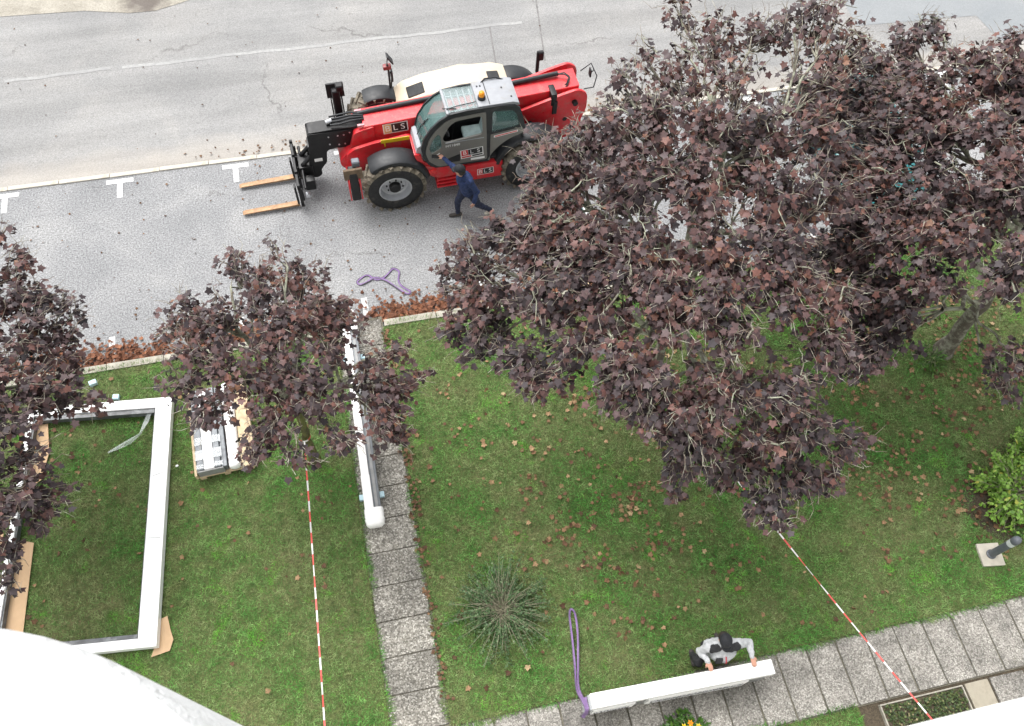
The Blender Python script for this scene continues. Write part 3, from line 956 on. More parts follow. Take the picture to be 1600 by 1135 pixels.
# tool box and steps on the near side
bm = BM(); boxr(bm, -1.46, -2.22, .70, 1.12, .44, .87, .02, 2); tbx = tp('tool_box', bm, RED, 30)
bm = BM()
prism(bm, round_poly([(-.60, .92), (-.66, 1.0), (-.83, .935), (-1.44, .90), (-1.44, .66), (-1.30, .62), (-.92, .60), (-.70, .74)], .03), .55, 1.06, 'v', .012); tp('step_housing', bm, RED, 30)
for k, z in enumerate((.36, .45, .54)):
    bm = BM(); boxr(bm, -.86, -1.34, .80, 1.10 - .01 * k, z - .018, z + .018, .008); tp('step', bm, RED, 30)
bm = BM(); boxr(bm, -.87, -.90, .80, 1.05, .34, .72, .006); boxr(bm, -1.31, -1.34, .80, 1.05, .34, .72, .006); tp('step_bracket', bm, RED, 30)
bm = BM(); box(bm, (-.78, 1.07, .84), (.16, .06, .09), None, .02, 2); tp('side_lamp', bm, M('side_lamp_red', (.7, .04, .04), .3), 30)
bm = BM(); prism(bm, round_poly([(-.44, 1.34), (-.58, 1.30), (-.62, 1.10), (-.82, .925), (-.98, .90), (-.98, .60), (-.80, .62), (-.66, .80), (-.52, 1.06)], .03), .51, 1.03, 'v', .012); tp('front_skirt', bm, RED, 30)
bm = BM(); boxr(bm, .12, -.46, .502, .512, 1.235, 1.325); yl = tp('yellow_strip', bm, YELLOW)
bm = BM(); boxr(bm, .06, .03, .501, .508, 1.13, 1.22); tp('warning_label', bm, YELLOW)
# stickers
def side_matrix(u, v, z, tilt=0):
    return Matrix.Translation((u, v, z)) @ Matrix(((-1, 0, 0, 0), (0, 0, 1, 0), (0, 1, 0, 0), (0, 0, 0, 1))).to_4x4() @ Matrix.Rotation(tilt, 4, 'Z')
def bls(u, v, z, w, tilt, host, first=STICKR, extra=True):
    """hire-company sticker: white card, B on its own block, L S on black"""
    mtx = side_matrix(u, v, z, tilt)
    h = w * .52
    def quad(nm, x0, x1, y0, y1, zz, mt, par):
        bm = BM()
        bm.faces.new([bm.verts.new(mtx @ Vector(q)) for q in ((x0, y0, zz), (x1, y0, zz), (x1, y1, zz), (x0, y1, zz))])
        return tp(nm, bm, mt, None, par)
    card = quad('sticker', -w / 2, w / 2, -h / 2, h / 2, .004, STICKW, host)
    y0 = -h * .18 if extra else -h * .42
    quad('sticker_block', -w * .46, -w * .17, y0, h * .44, .006, first, card)
    quad('sticker_block', -w * .16, w * .46, y0, h * .44, .006, STICKK, card)
    yc = (y0 + h * .44) / 2
    lt = h * (.60 if extra else .80)
    lettering('lettering', 'B', lt, STICKW, card, mtx @ Matrix.Translation((-w * .315, yc, .008)), .0005)
    lettering('lettering', 'L', lt, STICKW, card, mtx @ Matrix.Translation((-w * .01, yc, .008)), .0005)
    lettering('lettering', 'S', lt, STICKW, card, mtx @ Matrix.Translation((w * .29, yc, .008)), .0005)
    if extra:
        quad('sticker_bar', -w * .46, -w * .05, -h * .42, -h * .26, .006, STICKR, card)
        quad('sticker_bar', w * .0, w * .46, -h * .42, -h * .26, .006, STICKK, card)
    return card
bls(-1.58, VO_ + .029, 1.24, .46, R(4), door)
bls(-1.86, 1.121, .66, .34, R(2), tbx, STICKR, False)
bls(-.22, .301, 1.40, .50, R(2), tele, STICKO, False)
lettering('lettering', 'MT1840', .085, STICKW, door, side_matrix(-1.20, VO_ + .029, 1.52, R(3)), .0005)
bm = BM(); plate(bm, [(-1.06, 1.16), (-1.34, 1.26), (-1.34, 1.06), (-1.10, 1.06)], [], VO_ + .028, VO_ + .031); tp('door_decal', bm, STICKK, None, door)
bm = BM(); boxr(bm, -1.56, -1.84, VO_ + .028, VO_ + .031, 1.03, 1.085); nm = tp('number_label', bm, STICKW, None, door)
bm = BM(); prism(bm, [(-2.02, 1.60), (-2.50, 1.665), (-2.50, 1.615), (-2.02, 1.55)], VO_ + .022, VO_ + .025, 'v'); ml = tp('maker_label', bm, STICKW)
bm = BM(); prism(bm, [(-2.04, 1.592), (-2.48, 1.651), (-2.48, 1.626), (-2.04, 1.567)], VO_ + .0255, VO_ + .027, 'v'); tp('maker_stripe', bm, STICKR, None, ml)
# ---------------------------------------------------------------- building materials and other things
def oriented(a, b):
    d = Vector(b) - Vector(a)
    return math.atan2(d.y, d.x), d.length

# big white window frame lying on the lawn (one wide rail)
zf0, zf1 = LAWN_Z + .045, LAWN_Z + .20
def quad_prism(bm, pts, z0, z1, bev=.006):
    return prism(bm, pts, z0, z1, 'z', bev, 1)
GASKET = M('frame_rebate', (.07, .075, .08), .4, var=.4, scale=6, dirt=(.3, .32, .33), dirt_amt=.35)
fr = thing('window_frame', 'big empty white window frame lying flat on the lawn', 'window frame', (-5.2, 5.7, LAWN_Z))
def frp(name, pts, z0, z1, mat, bev=.006, parent=None):
    bm = BM()
    quad_prism(bm, [(x + 5.2, y - 5.7) for x, y in pts], z0 - LAWN_Z, z1 - LAWN_Z, bev)
    return obj(name, bm, mat, parent or fr)
TRo, TRi = Vector((-3.82, 7.80)), Vector((-4.105, 7.64))
BRo, BRi = Vector((-4.17, 3.53)), Vector((-4.44, 3.70))
TLo, TLi = Vector((-6.22, 8.04)), Vector((-6.14, 7.87))
BLo, BLi = Vector((-6.62, 3.78)), Vector((-6.52, 3.92))
frp('wide_rail', [BRo, TRo, TRi, BRi], zf0, zf1, WHITEPVC)
frp('rail', [TRi, TRo, TLo, TLi], zf0, zf1 - .002, WHITEPVC)
frp('rail', [TLi, TLo, BLo, BLi], zf0, zf1 - .003, WHITEPVC)
frp('rail', [BLi, BLo, BRo, BRi], zf0, zf1 - .004, WHITEPVC)
# dark gasket faces inside
for nm, a, b, wd in (('rebate', TRi, TLi, .085), ('rebate', BRi, BLi, .075), ('rebate', TRi, BRi, .022), ('rebate', TLi, BLi, .03)):
    c_ = (TRi + BLi) / 2
    n1 = ((c_ - (a + b) / 2)).normalized() * .012
    n1 = n1.normalized() * wd
    frp(nm, [a, b, b + n1, a + n1], zf0 + .002, zf1 - .035, GASKET, .002)
for t in (.33, .60):          # screw-cover seams on the wide rail
    p = TRo.lerp(BRo, t)
    q = TRi.lerp(BRi, t)
    frp('rail_joint', [p.lerp(q, .15), p.lerp(q, .85), p.lerp(q, .85) + Vector((0, .008)), p.lerp(q, .15) + Vector((0, .008))], zf1, zf1 + .002, GREYPKG, 0)
for (x, y) in ((-3.80, 6.5), (-6.25, 6.2)):
    bm = BM(); box(bm, (x + 5.2, y - 5.7, .09), (.05, .03, .05), None, .005); obj('fixing_bracket', bm, STEEL, fr)

def cardboard(label, pts, z, zc=None):
    bm = BM()
    prism(bm, pts, z, z + .006, 'z')
    o = obj('cardboard_sheet', bm, CARD)
    for v in o.data.vertices:
        v.co.z += .012 * mnoise.noise(Vector((v.co.x * 3, v.co.y * 3, 0)))
    return tag(o, label, 'cardboard', 'cardboard under the window frame')
cardboard('small torn cardboard piece under the lower right corner of the frame', [(-4.30, 3.42), (-4.02, 3.46), (-3.96, 3.62), (-4.0, 3.78), (-4.04, 4.0), (-4.13, 3.98), (-4.22, 3.62)], LAWN_Z + .035)
cardboard('long cardboard strip along the lower left rail of the frame', [(-6.60, 3.75), (-6.22, 3.80), (-6.10, 5.62), (-6.30, 5.70), (-6.46, 5.70)], LAWN_Z + .035)
cardboard('short cardboard strip at the upper left corner of the frame', [(-6.22, 6.60), (-6.02, 6.72), (-5.92, 7.2), (-5.96, 7.76), (-6.12, 7.76)], LAWN_Z + .035)
cardboard('brown cardboard sheet sticking out left of the frame', [(-6.95, 4.2), (-6.66, 4.2), (-6.58, 5.9), (-6.80, 5.9)], LAWN_Z + .03)

# strips of packing film
def film_strip(label, pts, w, mat=FILMCLR):
    bm = BM()
    prev = None
    for k, (x, y, z) in enumerate(pts):
        a = pts[min(k + 1, len(pts) - 1)]; b = pts[max(k - 1, 0)]
        d = Vector((a[0] - b[0], a[1] - b[1], 0)).normalized()
        n = Vector((-d.y, d.x, 0)) * w * (1 + .5 * math.sin(k * 2.3))
        cur = [bm.verts.new(Vector((x, y, z)) + n + Vector((0, 0, .02 * math.sin(k * 1.7)))), bm.verts.new(Vector((x, y, z + .012))), bm.verts.new(Vector((x, y, z)) - n)]
        if prev:
            for j in range(2):
                bm.faces.new((prev[j], prev[j + 1], cur[j + 1], cur[j]))
        prev = cur
    o = obj('plastic_film', bm, mat)
    return tag(o, label, 'plastic film')
film_strip('crumpled strip of clear film hanging from the frame corner onto the grass', [(-4.20, 7.62, .24), (-4.30, 7.45, .16), (-4.42, 7.25, .13), (-4.60, 7.14, .13), (-4.78, 7.06, .13), (-4.95, 7.00, .125)], .035)
bm = BM(); box(bm, (0, 0, .04), (.13, .09, .08), None, .012, 2); o = obj('foam_block', bm, PALEBLUE); o.location = (-5.22, 8.43, LAWN_Z); o.rotation_euler = (0, 0, .3); tag(o, 'pale blue foam block on the grass next to the kerb', 'foam block', 'pale blue foam blocks')
bm = BM(); box(bm, (0, 0, .04), (.11, .09, .08), None, .012, 2); o = obj('foam_block', bm, PALEBLUE); o.location = (-4.82, 8.06, LAWN_Z); o.rotation_euler = (0, 0, -.2); tag(o, 'pale blue foam block touching the upper rail of the frame', 'foam block', 'pale blue foam blocks')

# wrapped bundle by the left picture edge
bn = thing('wrapped_bundle', 'film-wrapped bundle of white profiles left of the window frame', 'bundle', (-6.95, 6.75, LAWN_Z), R(4))
for k in range(3):
    bm = BM(); boxr(bm, -.14 + k * .10, -.05 + k * .10, -.75, .75, .02, .14 + .01 * k, .006); obj('profile', bm, WHITEPVC if k != 1 else GREYAL, bn)
bm = BM(); boxr(bm, -.16, .17, -.62, .3, .01, .18, .02, 2); obj('film_wrap', bm, FILM, bn)

# long wrapped beam on the path
BZ = .088
bz = thing('wrapped_beam', 'long white and grey wrapped profile lying on the garden path', 'beam', (-.62, 6.85, BZ), R(-.7))
bm = BM(); boxr(bm, -.135, .000, -1.98, 2.0, .07, .24, .012, 2); obj('white_profile', bm, FOAM, bz, 30)
bm = BM(); boxr(bm, .002, .125, -1.9, 1.96, .07, .215, .01, 2); obj('grey_profile', bm, GREYAL, bz, 30)
bm = BM(); boxr(bm, .035, .085, -1.89, 1.95, .214, .224, .004); obj('profile_groove', bm, GREYPKG, bz)
def foam_end(y0, y1, bulge, cap=True):
    bm = BM()
    n = 20
    rings = []
    m = 9
    for j in range(m):
        t = j / (m - 1)
        yy = y0 + (y1 - y0) * t
        sc = 1.0 + .05 * math.sin(j * 2.9)
        if cap and j == m - 1: sc = .72
        if cap and j == m - 2: sc = .95
        ring = []
        for k in range(n):
            a = 2 * math.pi * k / n
            cx, sx = math.cos(a), math.sin(a)
            ex = math.copysign(abs(cx) ** .6, cx) * .158 * sc * (1 + .03 * math.sin(k * 3.1 + j))
            ez = math.copysign(abs(sx) ** .6, sx) * .112 * sc
            ring.append(bm.verts.new((-.004 + ex, yy, .148 + ez)))
        rings.append(ring)
    for A_, B_ in zip(rings[:-1], rings[1:]):
        for k in range(n):
            bm.faces.new((A_[k], A_[(k + 1) % n], B_[(k + 1) % n], B_[k]))
    bm.faces.new(rings[0]); bm.faces.new(rings[-1])
    return bm
obj('foam_end', foam_end(-1.80, -2.10, 1), FOAM, bz, 60)
obj('foam_end', foam_end(1.70, 2.16, 1), FOAM, bz, 60)
bm = BM(); boxr(bm, -.143, .006, -1.82, -1.20, .066, .246, .014, 2); obj('foam_sleeve', bm, FOAM, bz, 30)
for yy in (-1.52, 1.2):
    bm = BM(); boxr(bm, -.22, .20, yy - .05, yy + .05, 0, .068, .008); obj('support_block', bm, PALEBLUE, bz)

# pallet with profiles
PX, PY = -3.02, 7.02
pl = thing('wooden_pallet', 'pale wooden pallet under the wrapped profiles beside the small maple', 'pallet', (PX, PY, LAWN_Z), R(2.5))
for x in (-.40, 0, .40):
    bm = BM(); boxr(bm, x - .05, x + .05, -.80, .78, 0, .08, .004); obj('bearer', bm, WOOD, pl)
for k in range(9):
    bm = BM(); boxr(bm, -.50, .50, -.80 + k * .177, -.80 + k * .177 + .15, .082, .104, .003); obj('plank', bm, WOOD, pl)
bm = BM(); boxr(bm, -.50, -.46, -.82, .80, .106, .24, .004); obj('side_board', bm, WOOD, pl)
bm = BM(); boxr(bm, .46, .50, -.80, .80, .106, .20, .004); obj('side_board', bm, WOOD, pl)
bm = BM(); boxr(bm, .27, .455, -.80, .80, .106, .19, .004); obj('side_plank', bm, WOOD, pl)
cr = thing('profile_crate', 'grey window profiles with white foam strips wrapped in film on the pallet', 'window profiles', (PX, PY, LAWN_Z + .106), R(2.5))
for x0, x1, mt, h in ((-.44, -.325, GREYAL, .20), (-.32, -.155, FOAM, .205), (-.15, -.045, GREYAL, .20), (-.04, .05, GREYAL, .17)):
    bm = BM(); boxr(bm, x0, x1, -.76, .78, 0, h, .008); obj('profile' if mt is GREYAL else 'foam_strip', bm, mt, cr)
bm = BM(); boxr(bm, -.445, -.015, -.79, -.764, 0, .19, .005); obj('end_plate', bm, GREYPKG, cr)
for (y0, y1) in ((-.74, -.66), (-.58, -.40), (-.30, -.16)):
    bm = BM(); boxr(bm, -.447, -.012, y0, y1, .19, .2185, .003); obj('film_band', bm, FILM, cr)
rl = thing('wrapped_roll', 'white foam-wrapped roll with a rounded end beside the grey profiles on the pallet', 'roll', (PX + .165, PY, LAWN_Z + .106), R(2.5))
bm = BM()
prof = []
for j in range(30):
    prof.append((.098 + (.006 * math.sin(j * 2.7) if j < 10 else .002 * math.sin(j)), -.74 + j * .053))
prof = [(0, -.80), (.06, -.795), (.092, -.775)] + prof + [(.09, .82), (0, .83)]
r2 = [(r_, a) for r_, a in prof]
lathe(bm, r2, (0, 0, .10), 'v', 24)
obj('foam_sleeve', bm, FOAM, rl, 50)

# long package stood on edge on the house path
pk = thing('wrapped_package', 'long white wrapped package standing on edge on the house path', 'package', (3.425, 1.268, .088), R(-1.9))
bm = BM(); boxr(bm, -1.37, 1.37, -.085, .085, .09, .84, .008); obj('core', bm, GREYPKG, pk)
bm = BM(); boxr(bm, -1.385, 1.385, -.105, .105, .70, .865, .012, 2); obj('foam_cap', bm, FOAM, pk, 30)
bm = BM(); boxr(bm, -1.36, -.72, -.122, -.0865, .30, .69, .004); obj('film_panel', bm, FOAM, pk)
bm = BM(); boxr(bm, -.52, 1.02, -.122, -.0865, .26, .69, .004); obj('film_panel', bm, FOAM, pk)
PRINT = None
def print_mat():
    mt, n, b = newmat('printed_film')
    p = objcoord(n)
    mp = node(n, 'ShaderNodeMapping'); mp.inputs['Scale'].default_value = (40, 1, 9)
    n.links.new(p, mp.inputs['Vector'])
    f = noise(n, mp.outputs[0], 1.0, 4, .7)
    c = ramp(n, [(.46, (.80, .80, .80)), (.52, (.16, .15, .22)), (.62, (.10, .10, .14))], f)
    n.links.new(c, b.inputs['Base Color']); b.inputs['Roughness'].default_value = .25
    return mt
PRINT = print_mat()
bm = BM(); boxr(bm, -.46, .98, -.126, -.1225, .34, .54, .001); obj('printed_strip', bm, PRINT, pk)
bm = BM(); boxr(bm, -1.32, -.78, -.126, -.1225, .36, .50, .001); obj('printed_strip', bm, PRINT, pk)
bm = BM(); boxr(bm, -1.42, -1.388, -.115, .10, .02, .80, .008); obj('end_film', bm, FILM, pk)
bm = BM(); boxr(bm, -1.37, 1.1, -.08, .08, 0.0, .089, .006); obj('base_rail', bm, GREYPKG, pk)

# slings
def webbing(name, label, pts, w=.028, closed=False, up=True, group=None):
    root = thing(name, label, 'sling', (pts[0][0], pts[0][1], pts[0][2]), 0, group)
    bm = BM(); bd = BM()
    prev = None
    P = [Vector(p) - Vector(pts[0]) for p in pts]
    # resample with a smooth curve
    Q = []
    for k in range(len(P) - 1):
        p0, p1, p2, p3 = P[max(k - 1, 0)], P[k], P[k + 1], P[min(k + 2, len(P) - 1)]
        for j in range(6):
            t = j / 6
            Q.append(.5 * ((2 * p1) + (p2 - p0) * t + (2 * p0 - 5 * p1 + 4 * p2 - p3) * t * t + (3 * p1 - p0 - 3 * p2 + p3) * t ** 3))
    Q.append(P[-1])
    for k, q in enumerate(Q):
        d = (Q[min(k + 1, len(Q) - 1)] - Q[max(k - 1, 0)]).normalized()
        n = d.cross(Vector((0, 0, 1))).normalized()
        tw = .55 * math.sin(k * .35)
        n = (n * math.cos(tw) + Vector((0, 0, 1)) * math.sin(tw)) * w
        th = d.cross(n).normalized() * .004
        cur = [bm.verts.new(q + n + th), bm.verts.new(q - n + th), bm.verts.new(q - n - th), bm.verts.new(q + n - th)]
        if prev:
            for j in range(4):
                bm.faces.new((prev[j], prev[(j + 1) % 4], cur[(j + 1) % 4], cur[j]))
        e = [bd.verts.new(q - n * 1.0 + th * 1.4), bd.verts.new(q - n * 1.9 + th), bd.verts.new(q - n * 1.9 - th), bd.verts.new(q - n * 1.0 - th * 1.4)]
        if prev:
            for j in range(4):
                bd.faces.new((pe[j], pe[(j + 1) % 4], e[(j + 1) % 4], e[j]))
        prev = cur; pe = e
    obj('strap', bm, SLING, root)
    obj('strap_edge', bd, SLINGD, root)
    return root
webbing('lifting_sling', 'violet lifting sling stretched over the grass from the end of the package',
        [(2.00, 1.24, .62), (1.985, 1.42, .45), (1.99, 1.62, .16), (2.06, 2.0, .13), (2.12, 2.4, .13), (2.155, 2.70, .13), (2.20, 2.80, .14), (2.245, 2.72, .135), (2.21, 2.4, .13), (2.11, 2.0, .13), (2.02, 1.64, .17), (2.01, 1.42, .42), (2.01, 1.26, .60)], .013)
webbing('lifting_sling', 'violet lifting sling dropped in loops on the asphalt',
        [(-.28, 9.86, .02), (-.12, 9.93, .02), (.02, 9.80, .02), (.18, 9.80, .03), (.33, 9.93, .02), (.40, 9.99, .02), (.50, 9.90, .02), (.46, 9.70, .02), (.50, 9.55, .02), (.64, 9.40, .02), (.58, 9.36, .02), (.42, 9.52, .02), (.22, 9.74, .03), (.02, 9.84, .03), (-.14, 9.78, .02), (-.28, 9.74, .02), (-.33, 9.80, .02), (-.28, 9.86, .02)], .014)
webbing('lifting_sling', 'short violet sling bunched round the left end of the package', [(1.975, 1.40, .80), (1.97, 1.30, .84), (1.965, 1.22, .80), (1.96, 1.19, .55), (1.962, 1.19, .25)], .03)

# barrier tape
def tape(label, a, b, sag, w=.0125, step=.17, loop=None):
    a, b = Vector(a), Vector(b)
    L = (b - a).length
    per = 4
    nb = int(L / step)
    root = thing('barrier_tape', label, 'barrier tape', tuple(a))
    d = (b - a).normalized()
    s = d.cross(Vector((0, 0, 1))).normalized()
    def edge(t):
        p = (b - a) * t + Vector((0, 0, -sag * 4 * t * (1 - t)))
        tw = .4 * math.sin(t * L * 1.9) + .3 * math.sin(t * L * 5.3)
        q = (s * math.cos(tw) + Vector((0, 0, 1)) * math.sin(tw)) * w
        return p + q, p - q
    for j in range(nb):
        bm = BM()
        rows = [[bm.verts.new(v) for v in edge((j + k / per) / nb)] for k in range(per + 1)]
        for A_, B_ in zip(rows[:-1], rows[1:]):
            bm.faces.new((A_[0], A_[1], B_[1], B_[0]))
        obj('red_band' if j % 2 else 'white_band', bm, TAPER if j % 2 else TAPEW, root)
    c, r_, zz = loop
    for j in range(6):
        bm = BM()
        rows = []
        for k in range(5):
            t = 2 * math.pi * (j + k / 4) / 6
            rows.append([bm.verts.new(Vector((c[0] + r_ * math.cos(t), c[1] + r_ * math.sin(t), zz + h + .03 * math.sin(t))) - a) for h in (-.025, .025)])
        for A_, B_ in zip(rows[:-1], rows[1:]):
            bm.faces.new((A_[0], A_[1], B_[1], B_[0]))
        obj('red_band' if j % 2 else 'white_band', bm, TAPER if j % 2 else TAPEW, root)
    return root
tape('red and white tape running straight from the small mossy maple towards the building', (-1.54, 6.10, 1.12), (-1.78, -.02, 1.0), .05, loop=((-1.53, 6.2), .098, 1.12))
tape('red and white tape running diagonally from the large maple across the house path', (4.47, 6.02, 1.22), (6.82, -.02, 1.0), .10, loop=((4.42, 6.17), .15, 1.22))

# bollard lamp
bo = thing('bollard', 'dark grey bollard light on a square concrete foot', 'bollard', (9.42, 2.24, LAWN_Z))
bm = BM(); box(bm, (0, 0, -.0), (.36, .36, .08), R(-8), .012, 2); obj('concrete_foot', bm, CONC, bo, 40)
bm = BM(); lathe(bm, [(0, .04), (.075, .04), (.075, .06), (.058, .07), (.058, .54), (0, .54)], (0, 0, 0), 'z', 28); obj('post', bm, BOLL, bo, 40)
bm = BM(); lathe(bm, [(.0, .541), (.060, .541), (.060, .64), (0, .64)], (0, 0, 0), 'z', 28); obj('steel_ring', bm, M('brushed_ring', (.62, .64, .66), .35, metal=.2, var=.08), bo, 40)
bm = BM(); lathe(bm, [(0, .641), (.064, .641), (.066, .70), (.055, .74), (.03, .758), (0, .762)], (0, 0, 0), 'z', 28); obj('cap', bm, BOLL, bo, 40)
bo.scale = (1.08, 1.08, 1.18)

# teal car under the trees
car = thing('parked_car', 'teal hatchback parked under the maples', 'car', (10.6, 10.9, 0), R(-90))
body_secs = [  # (x along car, half width, z bottom, z top)
    (1.86, .55, .32, .58), (1.80, .70, .22, .70), (1.60, .78, .20, .80), (1.0, .82, .20, .88), (.80, .83, .20, .92), (-.2, .84, .20, .93), (-1.3, .83, .20, .95), (-1.72, .78, .22, .94), (-1.84, .70, .30, .86)]
def loft(secs, fn, bm):
    rings = [[bm.verts.new(q) for q in fn(*s)] for s in secs]
    n = len(rings[0])
    for A_, B_ in zip(rings[:-1], rings[1:]):
        for k in range(n):
            bm.faces.new((A_[k], A_[(k + 1) % n], B_[(k + 1) % n], B_[k]))
    bm.faces.new(rings[0][::-1]); bm.faces.new(rings[-1])
bm = BM()
loft(body_secs, lambda x, w, z0, z1: [(x, -w * .92, z0), (x, w * .92, z0), (x, w, z0 + .12), (x, w * 1.0, (z0 + z1) / 2), (x, w * .95, z1 - .07), (x, w * .78, z1), (x, -w * .78, z1), (x, -w * .95, z1 - .07), (x, -w, (z0 + z1) / 2), (x, -w, z0 + .12)], bm)
obj('body', bm, TEAL, car, 40)
bm = BM()
loft([(.78, .64, .90, .925), (.42, .62, .90, 1.18), (.10, .60, .90, 1.38), (-.5, .60, .90, 1.44), (-1.15, .58, .90, 1.41), (-1.45, .58, .90, 1.20), (-1.70, .60, .90, .95)], lambda x, w, z0, z1: [(x, -w * 1.14, z0), (x, w * 1.14, z0), (x, w * .99, z1 - .03), (x, w * .90, z1), (x, -w * .90, z1), (x, -w * .99, z1 - .03)], bm)
obj('greenhouse', bm, M('car_glass', (.03, .04, .045), .08, var=.1), car, 40)
bm = BM(); loft([(.12, .56, 1.37, 1.405), (-.5, .57, 1.44, 1.465), (-1.16, .55, 1.41, 1.435)], lambda x, w, z0, z1: [(x, -w, z0), (x, w, z0), (x, w * .95, z1), (x, -w * .95, z1)], bm); obj('roof', bm, TEAL, car, 40)
for s in (-1, 1):
    for x in (.42, -.42, -1.42):
        bm = BM(); tube(bm, [(x + (.28 if x > 0 else 0), s * .72, .93), (x - .05, s * .615, 1.38)], .025, 6); obj('pillar', bm, TEAL, car)
    bm = BM(); box(bm, (1.70, s * .52, .66), (.16, .28, .12), None, .03, 2); obj('headlight', bm, HEADL, car, 40)
    bm = BM(); box(bm, (-1.76, s * .62, .78), (.10, .16, .22), None, .02, 2); obj('tail_light', bm, STICKR, car, 40)
    bm = BM(); box(bm, (.60, s * .93, .98), (.10, .16, .11), None, .03, 2); obj('wing_mirror', bm, TEAL, car, 40)
    for x in (1.18, -1.18):
        w = bpy.data.objects.new('wheel', None); C.objects.link(w); w.parent = car; w.location = (x, s * .76, .29)
        bm = BM(); lathe(bm, [(.18, .08 * s), (.27, .085 * s), (.29, .05 * s), (.29, -.05 * s), (.27, -.085 * s), (.18, -.08 * s)], (0, 0, 0), 'v', 24); obj('tyre', bm, TYRE, w, 40)
        bm = BM(); lathe(bm, [(.19, .085 * s), (.17, .07 * s), (.05, .075 * s), (0, .085 * s)], (0, 0, 0), 'v', 20); obj('rim', bm, RIM, w, 40)
bm = BM(); box(bm, (1.86, 0, .40), (.06, 1.1, .16), None, .02, 2); obj('grille', bm, CARBLK, car, 40)

# stacked glazed sashes half hidden below the branches
gp = thing('sash_pallet', 'wooden pallet carrying glazed sashes below the branches of the large maple', 'pallet', (3.75, 10.05, 0), R(3))
for x in (-.55, 0, .55):
    bm = BM(); boxr(bm, x - .05, x + .05, -.62, .62, 0, .10, .004); obj('bearer', bm, WOOD, gp)
for k in range(8):
    bm = BM(); boxr(bm, -.68, .68, -.62 + k * .158, -.62 + k * .158 + .13, .102, .124, .003); obj('plank', bm, WOOD, gp)
for k in range(5):
    s = thing('glazed_sash', ['lowest', 'second lowest', 'middle', 'second highest', 'topmost'][k] + ' white sash with greenish glass in the stack on the pallet under the branches', 'window sash', (3.75 + .02 * math.sin(k * 2), 10.05 + .02 * math.cos(k * 3), .126 + k * .115), R(3 + k), 'stacked glazed sashes')
    for (x0, x1, y0, y1) in ((-.64, .64, -.56, -.47), (-.64, .64, .47, .56), (-.64, -.55, -.468, .468), (.55, .64, -.468, .468)):
        bm = BM(); boxr(bm, x0, x1, y0, y1, 0, .10, .006); obj('sash_rail', bm, WHITEPVC, s)
    bm = BM(); boxr(bm, -.549, .549, -.469, .469, .04, .065); obj('pane', bm, M('greenish_glass_%d' % k, (.10, .17, .165), .06, var=.08), s)
bm = BM()
q = bmesh.ops.create_icosphere(bm, subdivisions=4, radius=.24)
for v in bm.verts:
    v.co += v.co.normalized() * .07 * mnoise.noise(v.co * 9) + v.co.normalized() * .05 * mnoise.noise(v.co * 22)
    v.co.z = max(v.co.z * .55 + .08, .0)
o = obj('plastic_sack', bm, M('white_plastic', (.72, .72, .76), .35, var=.06)); o.location = (4.95, 8.92, .02)
tag(o, 'crumpled white plastic sack on the ground by the kerb below the branches', 'sack')
bm = BM()
for k in range(5):
    boxr(bm, -.5, .5, -.20 + k * .085, -.13 + k * .085, .0, .03)
wb = thing('timber_bundle', 'pale timber battens lying on the asphalt under the branches', 'timber', (4.35, 9.05, .01), R(14))
bm.free()
for k in range(5):
    bm = BM(); boxr(bm, -.5 + .04 * math.sin(k * 4), .5, -.20 + k * .085, -.13 + k * .085, 0, .045, .003); obj('batten', bm, WOOD, wb)
# ---------------------------------------------------------------- people: capsules and ellipsoids fused into one skin
def capsule(bm, a, b, r0, r1, seg=12):
    a, b = Vector(a), Vector(b)
    d = b - a
    L = d.length
    pts, rs = [], []
    dn = d.normalized()
    for k in range(5):
        t = k / 4 * math.pi / 2
        pts.append(a - dn * r0 * math.cos(t)); rs.append(max(r0 * math.sin(t), .002))
    for k in range(5):
        t = k / 4 * math.pi / 2
        pts.append(b + dn * r1 * math.sin(t)); rs.append(max(r1 * math.cos(t), .002))
    tube(bm, pts, rs, seg)

def ellipsoid(bm, c, s, rot=None):
    q = bmesh.ops.create_icosphere(bm, subdivisions=3, radius=1)
    bmesh.ops.scale(bm, vec=s, verts=q['verts'])
    if rot is not None:
        bmesh.ops.transform(bm, matrix=rot.to_4x4(), verts=q['verts'])
    bmesh.ops.translate(bm, vec=c, verts=q['verts'])

def hand_parts(wrist, fwd, palm_n, curl, thumb_side):
    """list of capsules for a palm, four bent fingers of different lengths and a thumb"""
    w, f, n = Vector(wrist), Vector(fwd).normalized(), Vector(palm_n).normalized()
    s = f.cross(n).normalized() * thumb_side
    out = []
    for k in range(4):
        o = s * (.030 - .020 * k)
        out.append((w + o * .6 + f * .01, w + o + f * .085, .014, .012))
    ln = (.070, .080, .074, .058)
    for k in range(4):
        o = s * (.032 - .0215 * k)
        p = w + o + f * .088
        dirs = f
        for j, fr_ in enumerate((.45, .32, .25)):
            ang = curl * (j + .6)
            dj = (f * math.cos(ang) + n * math.sin(ang)).normalized()
            q = p + dj * ln[k] * fr_ * 1.05
            out.append((p, q, .0095 - .001 * j, .0088 - .001 * j))
            p = q
    t0 = w + s * .022 + f * .025
    t1 = t0 + (s * .75 + f * .55 + n * .25).normalized() * .042
    t2 = t1 + (s * .25 + f * .85 + n * .45).normalized() * .036
    out += [(t0, t1, .0135, .012), (t1, t2, .0115, .009)]
    return out

